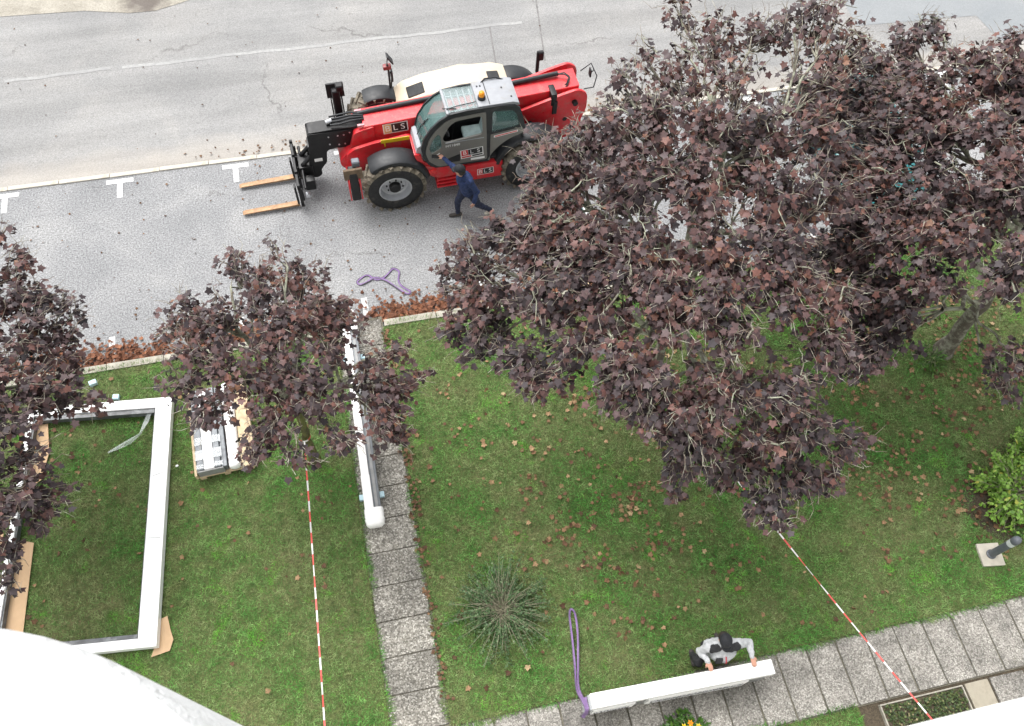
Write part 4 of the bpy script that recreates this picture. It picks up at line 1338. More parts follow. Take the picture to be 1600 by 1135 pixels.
def person(label, segs, ells, mats, origin, voxel=.010, children=()):
    """segs: (a, b, r0, r1, material index); ells: (c, size, rot, material index)"""
    root = thing('person', label, 'person', origin)
    bm = BM()
    for a, b, r0, r1, mi in segs:
        capsule(bm, a, b, r0, r1)
    for c, s, rt, mi in ells:
        ellipsoid(bm, c, s, rt)
    me = bpy.data.meshes.new('tmp')
    bmesh.ops.recalc_face_normals(bm, faces=bm.faces)
    bm.to_mesh(me); bm.free()
    t = bpy.data.objects.new('tmp', me)
    C.objects.link(t)
    rm = t.modifiers.new('r', 'REMESH'); rm.mode = 'VOXEL'; rm.voxel_size = voxel; rm.adaptivity = 0
    sm = t.modifiers.new('s', 'SMOOTH'); sm.factor = .5; sm.iterations = 3
    dg = bpy.context.evaluated_depsgraph_get()
    out = bpy.data.meshes.new_from_object(t.evaluated_get(dg))
    bpy.data.objects.remove(t)
    V = np.zeros(len(out.vertices) * 3); out.vertices.foreach_get('co', V); V = V.reshape(-1, 3)
    # cloth creases
    N = np.zeros(len(out.vertices) * 3); out.vertices.foreach_get('normal', N); N = N.reshape(-1, 3)
    cen = np.zeros(len(out.polygons) * 3); out.polygons.foreach_get('center', cen); cen = cen.reshape(-1, 3)
    def seg_d(X):
        best = np.full(len(X), 9.0); idx = np.zeros(len(X), int)
        for a, b, r0, r1, mi in segs:
            a, b = np.array(a), np.array(b)
            d = b - a
            t_ = np.clip(((X - a) @ d) / (d @ d + 1e-9), 0, 1)
            dist = np.linalg.norm(X - a - t_[:, None] * d, axis=1) - (r0 + (r1 - r0) * t_)
            u = dist < best
            best[u] = dist[u]; idx[u] = mi
        for c, s, rt, mi in ells:
            q = X - np.array(c)
            if rt is not None:
                q = q @ np.array(rt.to_3x3())
            dist = (np.linalg.norm(q / np.array(s), axis=1) - 1) * min(s)
            u = dist < best
            best[u] = dist[u]; idx[u] = mi
        return idx
    vi = seg_d(V)
    cl = np.array([1 if mm in (NAVY, NAVYT, GREYJ, BLACKJ) else 0 for mm in mats])[vi]
    disp = np.array([mnoise.noise(Vector((p[0] * 16, p[1] * 16, p[2] * 11))) + .5 * mnoise.noise(Vector((p[0] * 38, p[1] * 38, p[2] * 25))) for p in V])
    V += N * (disp * .013 * cl)[:, None]
    out.vertices.foreach_set('co', (V - np.array(origin)).ravel().astype(np.float32))
    out.materials.clear()
    body = link('body', out, mats, root)
    out.polygons.foreach_set('material_index', seg_d(cen).astype(np.int32))
    out.polygons.foreach_set('use_smooth', np.ones(len(out.polygons), bool))
    out.update()
    return root

def cap_mesh(root, c, r, fwd, upv, mat, brim=True, origin=(0, 0, 0)):
    f, u = Vector(fwd).normalized(), Vector(upv).normalized()
    s = f.cross(u).normalized()
    u = s.cross(f).normalized()
    Mx = Matrix((f, s, u)).transposed()
    bm = BM()
    n, m_ = 20, 6
    rings = []
    for j in range(m_):
        a = j / (m_ - 1) * math.pi / 2
        rings.append([bm.verts.new((math.cos(2 * math.pi * k / n) * r * 1.08 * math.cos(a), math.sin(2 * math.pi * k / n) * r * .92 * math.cos(a), r * 1.0 * math.sin(a) + .01)) for k in range(n)] if j < m_ - 1 else [bm.verts.new((0, 0, r * 1.01 + .01))])
    for j in range(m_ - 2):
        for k in range(n):
            bm.faces.new((rings[j][k], rings[j][(k + 1) % n], rings[j + 1][(k + 1) % n], rings[j + 1][k]))
    for k in range(n):
        bm.faces.new((rings[-2][k], rings[-2][(k + 1) % n], rings[-1][0]))
    if brim:
        A_, B_ = [], []
        for k in range(11):
            t = -1.15 + 2.3 * k / 10
            A_.append(bm.verts.new((math.cos(t) * r * 1.06, math.sin(t) * r * .91, .014)))
            B_.append(bm.verts.new((math.cos(t) * r * .98 + .075 * math.cos(t * .6), math.sin(t) * r * .88, -.004 - .012 * abs(t))))
        for k in range(10):
            bm.faces.new((A_[k], A_[k + 1], B_[k + 1], B_[k]))
    bmesh.ops.transform(bm, matrix=Mx.to_4x4(), verts=bm.verts)
    bmesh.ops.translate(bm, vec=Vector(c) - Vector(origin), verts=bm.verts)
    o = obj('cap', bm, mat, root, 60)
    sd_ = o.modifiers.new('thickness', 'SOLIDIFY'); sd_.thickness = .004
    return o

def head(c, fwd, upv, mi_skin, mi_hair, r=.098):
    """skull, jaw, nose, ears, eye sockets, neck hair"""
    f, u = Vector(fwd).normalized(), Vector(upv).normalized()
    s = f.cross(u).normalized(); u = s.cross(f).normalized()
    Mx = Matrix((f, s, u)).transposed()
    c = Vector(c)
    E = [(c, (r * 1.02, r * .80, r * 1.16), Mx, mi_skin),
         (c + f * r * .30 - u * r * .62, (r * .62, r * .60, r * .55), Mx, mi_skin),
         (c + f * r * 1.02 - u * r * .18, (r * .20, r * .13, r * .22), Mx, mi_skin),
         (c - f * r * .22 + u * r * .12, (r * .98, r * .84, r * 1.12), Mx, mi_hair),
         (c + f * r * .86 - u * r * .62, (r * .12, r * .26, r * .07), Mx, mi_skin)]
    for q in (-1, 1):
        E.append((c + s * q * r * .80 - u * r * .12, (r * .20, r * .08, r * .28), Mx, mi_skin))
        E.append((c + f * r * .92 + s * q * r * .32 + u * r * .10, (r * .09, r * .15, r * .07), Mx, mi_hair))
    return E

# walker in navy reaching for the cab door
O1 = (2.10, 10.98, 0.0)
hd1 = to_world(-.96, 1.20, 1.36)                     # where the door handle is
head_c = Vector((1.92, 10.86, 1.60))
pel = Vector((2.10, 10.98, .90)); chest = Vector((2.02, 10.93, 1.26)); neck = Vector((1.965, 10.90, 1.45))
shF = Vector((1.93, 11.06, 1.40)); shN = Vector((2.09, 10.75, 1.38))
elF = shF.lerp(hd1, .50) + Vector((.03, -.02, -.05)); wrF = shF.lerp(hd1, .86)
elN = Vector((2.22, 10.70, 1.12)); wrN = Vector((2.16, 10.66, .88))
hipA = Vector((2.06, 11.06, .88)); hipB = Vector((2.14, 10.89, .88))
kneeA = Vector((1.90, 11.06, .48)); footA = Vector((1.90, 11.08, .09))
kneeB = Vector((2.28, 10.92, .48)); footB = Vector((2.58, 11.0, .12))
MI = [NAVY, NAVYT, SKIN, HAIR, SHOE, SHOEP]
S = [(pel + Vector((0, .05, .02)), chest, .145, .165, 0), (pel + Vector((0, -.05, .02)), chest + Vector((.02, -.06, 0)), .145, .150, 0), (chest, neck - Vector((0, 0, .10)), .165, .115, 0),
     (shF, shN, .078, .078, 0), (shF, elF, .068, .056, 0), (elF, wrF, .054, .042, 0), (shN, elN, .068, .056, 0), (elN, wrN, .054, .042, 0),
     (neck - Vector((0, 0, .03)), head_c - Vector((0, 0, .06)), .056, .052, 2), (neck - Vector((0, 0, .05)), neck + Vector((0, 0, .01)), .085, .072, 0),
     (hipA, kneeA, .098, .070, 1), (kneeA, footA + Vector((0, 0, .04)), .068, .050, 1), (hipB, kneeB, .098, .070, 1), (kneeB, footB + Vector((-.03, 0, .04)), .068, .050, 1), (hipA, hipB, .12, .12, 1),
     (footA + Vector((.05, 0, -.04)), footA + Vector((-.15, 0, -.05)), .045, .038, 4), (footB + Vector((.03, 0, -.01)), footB + Vector((-.10, .0, -.08)), .045, .038, 5)]
dF = (hd1 - wrF).normalized()
S += [(a, b, r0, r1, 2) for a, b, r0, r1 in hand_parts(wrF + dF * .01, dF, Vector((-.1, .2, -1)), .45, 1)]
S += [(a, b, r0, r1, 2) for a, b, r0, r1 in hand_parts(wrN + Vector((-.005, 0, -.01)), Vector((-.15, -.05, -1)), Vector((-.6, .8, 0)), .35, -1)]
f1 = Vector((-.75, .5, -.18))
p1 = person('person in navy work clothes and dark cap striding with one hand at the cab door', S, head(head_c, f1, (0, 0, 1), 2, 3), MI, O1)
cap_mesh(p1, head_c + Vector((0, 0, .035)), .104, f1, (-.1, .1, 1), CAPM, True, O1)
bm = BM(); box(bm, (0, 0, 0), (.12, .003, .035), None); o = obj('back_print', bm, STICKW, p1); o.location = Vector((2.135, 10.80, 1.30)) - Vector(O1); o.rotation_euler = (R(-10), R(40), R(60))

# worker squatting behind the package
O2 = (4.16, 1.76, .088)
head2 = Vector((4.10, 1.69, 1.33))
pel = Vector((4.19, 1.70, .55)); chest = Vector((4.14, 1.58, .92)); neck = Vector((4.11, 1.65, 1.16))
shL = Vector((4.34, 1.62, 1.10)); shR = Vector((3.91, 1.66, 1.10))
wrR = Vector((3.86, 1.49, 1.005)); elR = Vector((3.81, 1.66, .90))
wrL = Vector((4.52, 1.42, 1.025)); elL = Vector((4.56, 1.62, .98))
hL, hR = Vector((4.30, 1.74, .50)), Vector((4.08, 1.74, .50))
kR, fR = Vector((3.86, 1.56, .50)), Vector((3.90, 1.72, .17))
kL, fL = Vector((4.42, 1.62, .17)), Vector((4.38, 1.84, .15))
MI2 = [GREYJ, BLACKJ, SKIN, HAIR, SHOE]
S = [(pel, chest, .150, .165, 0), (pel + Vector((-.06, 0, 0)), chest + Vector((-.07, 0, .02)), .13, .14, 0), (pel + Vector((.06, 0, 0)), chest + Vector((.07, 0, .02)), .13, .14, 0), (chest, neck - Vector((0, 0, .09)), .16, .11, 0),
     (shL, shR, .082, .082, 0), (shL + Vector((-.03, -.02, .012)), shL + Vector((-.14, -.03, .02)), .078, .07, 1), (shR + Vector((.03, -.02, .012)), shR + Vector((.12, -.03, .02)), .078, .07, 1), (shL + Vector((-.05, .04, -.12)), shR + Vector((.05, .04, -.12)), .09, .09, 0),
     (shL, shL.lerp(elL, .35), .078, .07, 0), (shR, shR.lerp(elR, .35), .078, .07, 0), (shL.lerp(elL, .35), elL, .070, .058, 0), (shR.lerp(elR, .35), elR, .070, .058, 0), (elL, wrL, .057, .042, 0), (elR, wrR, .057, .042, 0),
     (neck - Vector((0, 0, .02)), head2 - Vector((0, 0, .05)), .056, .054, 2), (neck - Vector((0, -.02, .04)), neck + Vector((0, .02, .03)), .088, .078, 0),
     (hL, kL, .10, .075, 1), (hR, kR, .10, .075, 1), (kL, fL, .072, .052, 1), (kR, fR, .072, .052, 1), (hL, hR, .12, .12, 1),
     (fL + Vector((0, .0, -.02)), fL + Vector((.0, .10, -.02)), .045, .038, 4), (fR + Vector((0, .05, -.02)), fR + Vector((-.02, -.14, -.03)), .045, .038, 4)]
S += [(a, b, r0, r1, 2) for a, b, r0, r1 in hand_parts(wrR, Vector((.15, -1, -.18)), Vector((0, -.15, -1)), .35, -1)]
S += [(a, b, r0, r1, 2) for a, b, r0, r1 in hand_parts(wrL, Vector((.05, -1, -.22)), Vector((0, -.15, -1)), .35, 1)]
f2 = Vector((.05, -.92, -.40))
u2 = Vector((.0, -.30, .92))
p2 = person('person in a grey and black jacket and black cap squatting behind the long package', S, head(head2, f2, u2, 2, 3), MI2, O2)
cap_mesh(p2, head2 + Vector((0, -.02, .028)), .106, f2, u2, CAPM, True, O2)
bm = BM(); tube(bm, [Vector(q) - Vector(O2) for q in ((4.125, 1.475, 1.06), (4.135, 1.415, .96), (4.15, 1.415, .86))], .010, 6); obj('zip', bm, REDZIP, p2)
bm = BM(); box(bm, (0, 0, 0), (.10, .03, .12), None, .008, 2); o = obj('chest_pocket', bm, BLACKJ, p2, 30); o.location = Vector((4.03, 1.455, .98)) - Vector(O2); o.rotation_euler = (R(-20), 0, R(-12))
# ---------------------------------------------------------------- leaves and trees
LEAF2D = np.array([(0, .30), (0, 0), (.26, -.12), (.44, -.02), (.37, .21), (.60, .47), (.30, .56), (0, 1.0), (-.30, .56), (-.60, .47), (-.37, .21), (-.44, -.02), (-.26, -.12)])
LEAF_F = np.array([(0, k, k + 1 if k < 12 else 1) for k in range(1, 13)])

def leaf_batch(pos, axis, nrm, size, bend, tint):
    """pos/axis/nrm (N,3), size/bend/tint (N,) -> arrays of 13-vertex maple leaves"""
    a = axis - nrm * (axis * nrm).sum(1, keepdims=True)
    a /= np.linalg.norm(a, axis=1, keepdims=True) + 1e-9
    x = np.cross(a, nrm)
    t = LEAF2D
    rr = t[:, 0] ** 2 * .9 + np.clip(t[:, 1] - .25, 0, 2) ** 2 * .6
    fold = np.abs(t[:, 0]) * .28
    zz = -rr[None, :] * bend[:, None] + fold[None, :] * (.6 - bend[:, None])
    V = (pos[:, None] + size[:, None, None] * (x[:, None] * t[None, :, 0:1] + a[:, None] * t[None, :, 1:2] + nrm[:, None] * zz[:, :, None]))
    N = len(pos)
    F = (np.arange(N)[:, None, None] * 13 + LEAF_F[None]).reshape(-1, 3)
    return V.reshape(-1, 3), F, np.repeat(tint, 13)

def leaf_mat(name, stops, rough=.55, spec=.4):
    mt, n, b = newmat(name)
    at = n.nodes.new('ShaderNodeAttribute')
    at.attribute_name = 'tint'
    c = ramp(n, stops, at.outputs['Fac'])
    p = position(n)
    c = mix(n, 1.0, c, ramp(n, [(.3, .75), (.7, 1.25)], noise(n, p, 30, 3)), 'MULTIPLY')
    n.links.new(c, b.inputs['Base Color'])
    b.inputs['Roughness'].default_value = rough
    b.inputs['Specular IOR Level'].default_value = spec
    return mt
LEAFM = leaf_mat('purple_maple_leaf', [(0, (.020, .0145, .0175)), (.32, (.044, .030, .0325)), (.56, (.074, .041, .041)), (.76, (.105, .047, .040)), (.92, (.14, .058, .043)), (1.0, (.16, .078, .046))])
DRYM = leaf_mat('dry_leaf', [(0, (.060, .032, .019)), (.35, (.125, .068, .038)), (.65, (.215, .125, .066)), (.9, (.33, .22, .12)), (1, (.38, .32, .18))], .75, .25)

RUSTM = leaf_mat('rust_leaf', [(0, (.070, .030, .019)), (.35, (.150, .062, .034)), (.65, (.25, .105, .055)), (.9, (.34, .18, .095)), (1, (.38, .26, .14))], .75, .25)

def bark_mat(name, base, lichen, amt):
    mt, n, b = newmat(name)
    p = position(n)
    c = ramp(n, [(.3, tuple(q * .6 for q in base)), (.7, base)], noise(n, p, 18, 6, .7))
    f = ramp(n, [(.62 - amt * .3, 0.0), (.72 - amt * .2, 1.0)], noise(n, p, 7, 7, .65))
    c = mix(n, f, c, lichen)
    n.links.new(c, b.inputs['Base Color'])
    b.inputs['Roughness'].default_value = .95
    b.inputs['Specular IOR Level'].default_value = .15
    bump(n, b, noise(n, p, 45, 5), .6, .01)
    return mt
BARK = bark_mat('lichen_bark', (.15, .125, .10), (.31, .32, .245), .7)
BARKG = bark_mat('mossy_bark', (.085, .075, .05), (.12, .125, .045), .9)
BARKD = bark_mat('grey_bark', (.12, .105, .085), (.24, .24, .19), .5)
TWIG = bark_mat('pale_twig', (.24, .19, .15), (.40, .39, .32), .55)

def unit(v):
    return v / (np.linalg.norm(v, axis=-1, keepdims=True) + 1e-9)

LEAF_PROTO = []
def leaf_protos():
    for k in range(10):
        V, F, T = leaf_batch(np.zeros((1, 3)), np.array([[0, 1., 0]]), np.array([[0, 0, 1.]]), np.ones(1), np.array([.15 + .05 * k]), np.array([.04 + .095 * k]))
        o = np_mesh('leaf', V, F, LEAFM, None, {'tint': T})
        LEAF_PROTO.append(o.data)
        bpy.data.objects.remove(o)
leaf_protos()

def bent(a, b, k, wob, sag, rng):
    t = np.linspace(0, 1, k)[:, None]
    p = a + (b - a) * t
    L = np.linalg.norm(b - a)
    p += rng.normal(0, 1, (k, 3)) * wob * L * np.sin(np.pi * t)
    p[:, 2] += sag * L * np.sin(np.pi * t[:, 0])
    return p

def tree(name, label, base, trunk_r, fork_z, lobes, seed, leaf_size=.125, density=1.0, trunk_mat=None, fill=10, centre=None, radii=None, sparse=None, lichen=False, group='row of purple maples on the lawn'):
    rng = np.random.default_rng(seed)
    base = np.array(base, float)
    root = thing(name, label, 'tree', tuple(base), 0, group)
    lobes = [tuple(l) for l in lobes]
    cen = np.array(centre)
    rad = np.array(radii)
    for k in range(fill):                       # the far and inner sides of the crown
        d = unit(rng.normal(0, 1, 3))
        if d[1] < -.1:
            d[1] *= -1
        P = cen + d * rad * rng.uniform(.35, .8)
        P[2] = max(P[2], 1.9)
        lobes.append((P[0], P[1], P[2], rng.uniform(.35, .55)))
    # trunk with flared foot
    top = base + np.array([(cen[0] - base[0]) * .25, (cen[1] - base[1]) * .25, fork_z])
    P = bent(base + [0, 0, -.05], top, 10, .012, 0, rng)
    rr = trunk_r * (1 - .35 * np.linspace(0, 1, 10))
    rr[0] *= 1.5; rr[1] *= 1.15
    leader = bent(top, np.array([cen[0], cen[1], cen[2] + rad[2] * .75]), 9, .03, 0, rng)
    V, F = np_tubes([(P, rr), (leader, np.linspace(rr[-1], .015, 9))], 10)
    o = np_mesh('trunk', V - base, F, trunk_mat or BARKD, root, smooth=True)
    # limbs: group lobes by direction, a main limb per group, then branches to each lobe
    lobe_c = np.array([l[:3] for l in lobes])
    n_main = max(4, len(lobes) // 6)
    idx = rng.choice(len(lobes), n_main, replace=False)
    for _ in range(6):
        d2 = ((lobe_c[:, None] - lobe_c[idx][None]) ** 2).sum(-1) if _ == 0 else ((lobe_c[:, None] - ctr[None]) ** 2).sum(-1)
        own = d2.argmin(1)
        ctr = np.array([lobe_c[own == k].mean(0) if (own == k).any() else lobe_c[idx[k]] for k in range(n_main)])
    limbs, twigs = [], []
    Lp, La, Ln, Ls, Lt = [], [], [], [], []
    stem = np.concatenate([P[5:], leader])
    for k in range(n_main):
        mem = np.where(own == k)[0]
        if not len(mem):
            continue
        hub = ctr[k] * .72 + np.array([*top[:2], ctr[k][2]]) * .28
        hub[2] -= .25
        hd = np.linalg.norm(stem[:, :2] - hub[:2], axis=1)
        want = hub[2] - hd.min() * .55 - .3
        a = stem[np.abs(stem[:, 2] - want).argmin()]
        lp = bent(a, hub, 9, .035, .06, rng)
        limbs.append((lp, np.linspace(.055, .028, 9)))
        for m_ in mem:
            lc, lr = lobe_c[m_], lobes[m_][3]
            st = lp[rng.integers(5, 9)]
            bp = bent(st, lc - [0, 0, lr * .25], 7, .05, .05, rng)
            limbs.append((bp, np.linspace(.024, .011, 7)))
            sp = 1.0
            if sparse is not None:
                sp = sparse(lc)
            nb = max(5, int(20 * lr / .4))
            out = unit(lc - np.array([top[0], top[1], lc[2] - .4]))
            n_leaf = int(density * sp * (1.1 if lc[2] < 3.0 else 1.0) * 150 * (lr / .4) ** 2) + 10
            per = max(2, int(n_leaf / nb))
            for b_ in range(nb):
                d = unit(rng.normal(0, 1, 3) + out * .55 + np.array([0, 0, .25]))
                d[2] *= .75
                end = lc + d * lr * rng.uniform(.75, 1.22)
                s0 = bp[rng.integers(3, 7)]
                tp = bent(s0, end, 5, .08, .05, rng)
                twigs.append((tp, np.linspace(.0085, .0034, 5)))
                for _ in range(2):
                    q = tp[rng.integers(2, 5)]
                    e = q + unit(rng.normal(0, 1, 3) + d * 1.2) * rng.uniform(.08, .2)
                    twigs.append((np.array([q, (q + e) / 2 + [0, 0, .01], e]), np.array([.004, .003, .002])))
                for _ in range(per):
                    t = rng.uniform(.45, 1.0)
                    q = tp[int(t * 4)] + rng.normal(0, 1, 3) * .06
                    h = unit(np.array([d[0], d[1], 0]) + rng.normal(0, .55, 3) * [1, 1, .2])
                    Lp.append(q)
                    La.append(unit(h + np.array([0, 0, -.35])))
                    Ln.append(unit(np.array([0, 0, 1.0]) + h * .55 + rng.normal(0, .34, 3)))
                    Ls.append(leaf_size * rng.uniform(.5, 1.15))
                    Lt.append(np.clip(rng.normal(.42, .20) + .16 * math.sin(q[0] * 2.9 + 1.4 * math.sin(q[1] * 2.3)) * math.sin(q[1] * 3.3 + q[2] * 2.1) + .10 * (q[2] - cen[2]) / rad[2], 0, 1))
    if lichen:
        for (lc, lr) in [(np.array(l[:3]), l[3]) for l in lobes if l[2] > cen[2] + rad[2] * .1]:
            for _ in range(1):                 # crooked lichen-grey branches running near the crown surface
                a0 = rng.uniform(0, 2 * np.pi)
                s_ = lc + np.array([math.cos(a0), math.sin(a0), 0]) * lr * .5 + [0, 0, lr * .35]
                e_ = s_ + np.array([math.cos(a0 + 2.6), math.sin(a0 + 2.6), .1]) * lr * rng.uniform(.8, 1.5)
                q_ = bent(s_, e_, 7, .09, .04, rng)
                limbs.append((q_, np.linspace(rng.uniform(.008, .017), .004, 7)))
                for _k in range(2):
                    z_ = q_[rng.integers(2, 6)]
                    limbs.append((bent(z_, z_ + unit(rng.normal(0, 1, 3) + [0, 0, .5]) * lr * .5, 5, .12, .05, rng), np.linspace(.006, .0025, 5)))
    V, F = np_tubes(limbs, 7)
    np_mesh('branches', V - base, F, BARK, root, smooth=True)
    V, F = np_tubes(twigs, 4)
    np_mesh('twigs', V - base, F, TWIG, root)['kind'] = 'stuff'
    Lp, La, Ln, Ls, Lt = map(np.array, (Lp, La, Ln, Ls, Lt))
    # the leaves that show largest are objects of their own, the rest one mass
    seen, w = in_view(Lp, -10)
    score = np.where(seen, Ls / w, 0)
    pick = np.argsort(-score)[:300]
    keep = np.ones(len(Lp), bool)
    keep[pick] = False
    V, F, T = leaf_batch(Lp[keep], La[keep], Ln[keep], Ls[keep], rng.uniform(-.15, .9, keep.sum()), Lt[keep])
    np_mesh('crown', V - base, F, LEAFM, root, {'tint': T})['kind'] = 'stuff'
    for i in pick:
        o = bpy.data.objects.new('leaf', LEAF_PROTO[min(9, int(Lt[i] * 10))])
        C.objects.link(o)
        o.parent = root
        nz = Ln[i]
        ay = unit(La[i] - nz * (La[i] @ nz))
        ax = np.cross(ay, nz)
        mm = Matrix(((ax[0], ay[0], nz[0]), (ax[1], ay[1], nz[1]), (ax[2], ay[2], nz[2]))).to_4x4() @ Matrix.Scale(float(Ls[i]), 4)
        mm.translation = Vector(Lp[i] - base)
        o.matrix_local = mm
    return root

LOBES_MID = [(-1.36,8.28,3.51,0.13),(-1.95,7.89,3.68,0.32),(-1.63,7.3,3.82,0.5),(-2.56,7.09,3.71,0.4),(-2.92,6.92,3.62,0.27),(-2.12,6.76,3.79,0.53),(-1.44,6.49,3.85,0.52),(-0.98,6.68,3.91,0.4),(-0.8,6.03,3.94,0.26),(-2.59,6.38,3.72,0.42),(-1.92,6.03,3.75,0.53),(-1.26,5.81,3.74,0.52),(-2.4,5.62,3.61,0.42),(-1.62,5.34,3.65,0.42),(-0.93,5.46,3.69,0.38),(-0.19,5.86,3.64,0.28),(-0.13,5.59,3.33,0.45),(0.28,5.81,3.2,0.27),(-0.19,5.04,3.04,0.34),(-0.25,5.32,3.34,0.37),(-1.88,4.98,3.54,0.3),(-1.34,4.71,3.44,0.22),(-0.72,4.95,3.46,0.26),(-0.78,6.78,4.02,0.18),(-2.86,6.17,3.66,0.26),(0.16,6.17,3.53,0.2)]
LOBES_LEFT = [(-5.14,9.21,3.64,0.11),(-5.09,8.68,3.42,0.34),(-4.84,8.17,3.22,0.39),(-4.45,7.84,3.1,0.32),(-5.03,7.5,3.32,0.47),(-4.65,7.37,2.97,0.39),(-4.81,6.67,3.24,0.46),(-5.0,6.08,3.5,0.38),(-4.55,6.83,2.84,0.35),(-4.27,6.52,2.76,0.24),(-4.79,5.64,3.09,0.27),(-4.89,5.04,2.56,0.31),(-5.0,5.22,3.13,0.27),(-5.37,4.5,2.55,0.22),(-5.33,4.15,2.52,0.17),(-5.23,7.98,3.32,0.41),(-4.8,5.34,2.59,0.26),(-5.81,8.35,3.43,0.64),(-5.57,6.79,3.67,0.68),(-5.53,5.69,3.56,0.58),(-5.59,4.81,3.13,0.49),(-6.3,7.65,3.81,0.78),(-6.14,6.16,3.8,0.73),(-6.16,5.12,3.56,0.64),(-6.82,6.64,4.04,0.73)]
LOBES_BIG = [(5.2,10.05,5.42,0.39),(5.49,9.29,5.49,0.52),(4.24,8.89,5.71,0.29),(3.8,8.36,5.75,0.37),(4.52,8.33,5.78,0.51),(5.25,8.04,5.82,0.52),(6.32,9.28,5.38,0.5),(6.77,9.33,5.62,0.42),(7.17,9.24,5.78,0.49),(7.43,8.77,5.65,0.33),(2.64,7.64,5.55,0.25),(2.41,7.27,5.38,0.35),(2.95,7.66,5.71,0.22),(3.42,7.62,5.72,0.44),(4.04,7.42,5.82,0.5),(4.64,7.14,5.88,0.5),(5.35,7.14,5.87,0.5),(6.47,7.89,5.65,0.44),(6.14,6.95,5.74,0.51),(2.13,6.95,5.26,0.28),(2.76,6.96,5.45,0.5),(3.51,6.68,5.64,0.55),(4.26,6.44,5.76,0.55),(5.06,6.28,5.77,0.55),(5.79,6.09,5.72,0.49),(1.72,6.8,4.81,0.39),(1.33,7.1,4.23,0.38),(1.11,7.03,3.88,0.29),(2.14,6.38,5.02,0.5),(2.8,6.11,5.34,0.5),(3.46,5.87,5.5,0.54),(4.2,5.66,5.6,0.54),(4.99,5.51,5.61,0.54),(1.02,6.6,3.79,0.31),(1.46,6.3,4.24,0.45),(2.09,5.74,4.78,0.49),(2.72,5.4,5.1,0.48),(3.44,5.13,5.31,0.47),(4.09,4.98,5.47,0.4),(4.85,4.78,5.44,0.4),(0.88,6.14,3.71,0.25),(1.12,5.72,3.62,0.25),(1.63,5.42,3.97,0.38),(1.83,5.0,3.91,0.32),(2.27,5.11,4.76,0.35),(2.75,4.82,4.97,0.33),(3.39,4.65,5.2,0.32),(3.79,4.75,5.37,0.32),(2.68,4.42,4.6,0.32),(3.11,4.06,4.46,0.4),(3.55,3.73,4.29,0.4),(3.81,4.07,4.98,0.28),(3.44,3.57,3.89,0.28),(4.79,3.95,4.92,0.39),(4.99,3.56,4.47,0.4),(5.72,3.41,3.87,0.34),(5.26,3.1,3.71,0.4),(4.46,2.97,3.56,0.3),(4.58,2.65,3.6,0.21),(4.07,3.36,3.65,0.28),(3.43,3.27,3.44,0.18),(5.25,4.24,5.14,0.38),(4.25,3.44,4.46,0.19),(5.45,4.78,5.42,0.39),(1.4,5.97,3.83,0.35),(2.13,4.76,4.46,0.23),(2.42,6.53,5.36,0.34),(2.11,6.62,5.26,0.25),(2.83,7.33,5.66,0.25),(7.15,8.57,5.4,0.43),(3.86,3.75,4.72,0.23),(2.9,4.41,4.83,0.28),(4.05,4.23,5.25,0.2),(3.24,4.27,4.97,0.23),(4.51,5.14,5.63,0.34),(5.06,5.07,5.64,0.31),(2.48,5.77,5.2,0.37),(2.97,5.58,5.42,0.35),(3.46,5.38,5.56,0.31),(2.43,6.34,5.4,0.27),(2.83,6.33,5.58,0.29),(2.12,5.95,5.05,0.33),(2.89,4.61,4.97,0.28),(2.96,4.25,4.69,0.3),(3.38,3.97,4.64,0.31),(3.77,3.48,4.08,0.29),(4.02,3.85,4.89,0.23),(4.56,3.42,4.37,0.27),(4.26,3.31,3.84,0.25),(3.65,3.81,4.68,0.25),(4.5,3.8,4.89,0.28),(4.89,3.04,3.64,0.28),(4.18,4.48,5.37,0.26)]
LOBES_RIGHT = [(6.96,5.04,2.84,0.45),(7.5,5.12,2.92,0.41),(7.29,5.83,2.99,0.52),(7.53,5.58,3.64,0.57),(7.71,5.48,4.31,0.47),(7.39,6.21,4.11,0.56),(7.16,6.76,3.76,0.51),(7.77,6.07,4.65,0.54),(8.15,5.64,4.82,0.53),(8.27,4.89,4.62,0.38),(8.61,4.1,3.85,0.27),(8.92,3.95,3.09,0.23),(8.53,5.14,4.95,0.43),(7.44,7.02,4.69,0.37),(8.09,6.51,5.02,0.56),(8.53,6.04,5.21,0.54),(7.79,7.64,4.87,0.49),(8.25,7.39,5.17,0.57),(8.75,6.91,5.44,0.55),(8.88,6.34,5.45,0.52),(8.38,8.34,5.18,0.42),(8.81,8.06,5.49,0.41),(9.16,7.71,5.63,0.47),(9.69,8.26,5.76,0.3),(8.9,8.64,5.44,0.23),(9.69,6.72,5.53,0.8),(9.4,5.4,5.11,0.78),(9.07,4.48,4.53,0.61),(10.56,7.68,5.68,0.83),(10.18,5.64,5.33,0.87),(10.98,6.63,5.64,0.89),(10.92,5.06,5.19,0.87),(7.97,8.8,4.56,0.46),(7.67,8.04,4.62,0.51),(7.42,7.44,4.47,0.5),(7.23,6.97,4.18,0.48),(7.64,7.15,4.81,0.47),(7.3,7.77,4.2,0.45),(7.27,6.46,4.43,0.33),(8.35,9.53,4.44,0.36),(8.93,9.43,4.9,0.37),(8.06,8.16,5.02,0.42),(8.23,8.96,4.77,0.36),(8.36,7.79,5.32,0.41),(9.28,9.55,5.0,0.26),(7.49,9.14,4.05,0.38),(7.84,9.34,4.22,0.36),(6.83,6.64,3.1,0.47),(7.21,6.46,3.34,0.46),(7.61,8.97,3.99,0.42),(7.74,8.7,4.37,0.41),(7.41,9.54,4.24,0.38),(7.27,5.99,3.47,0.39)]

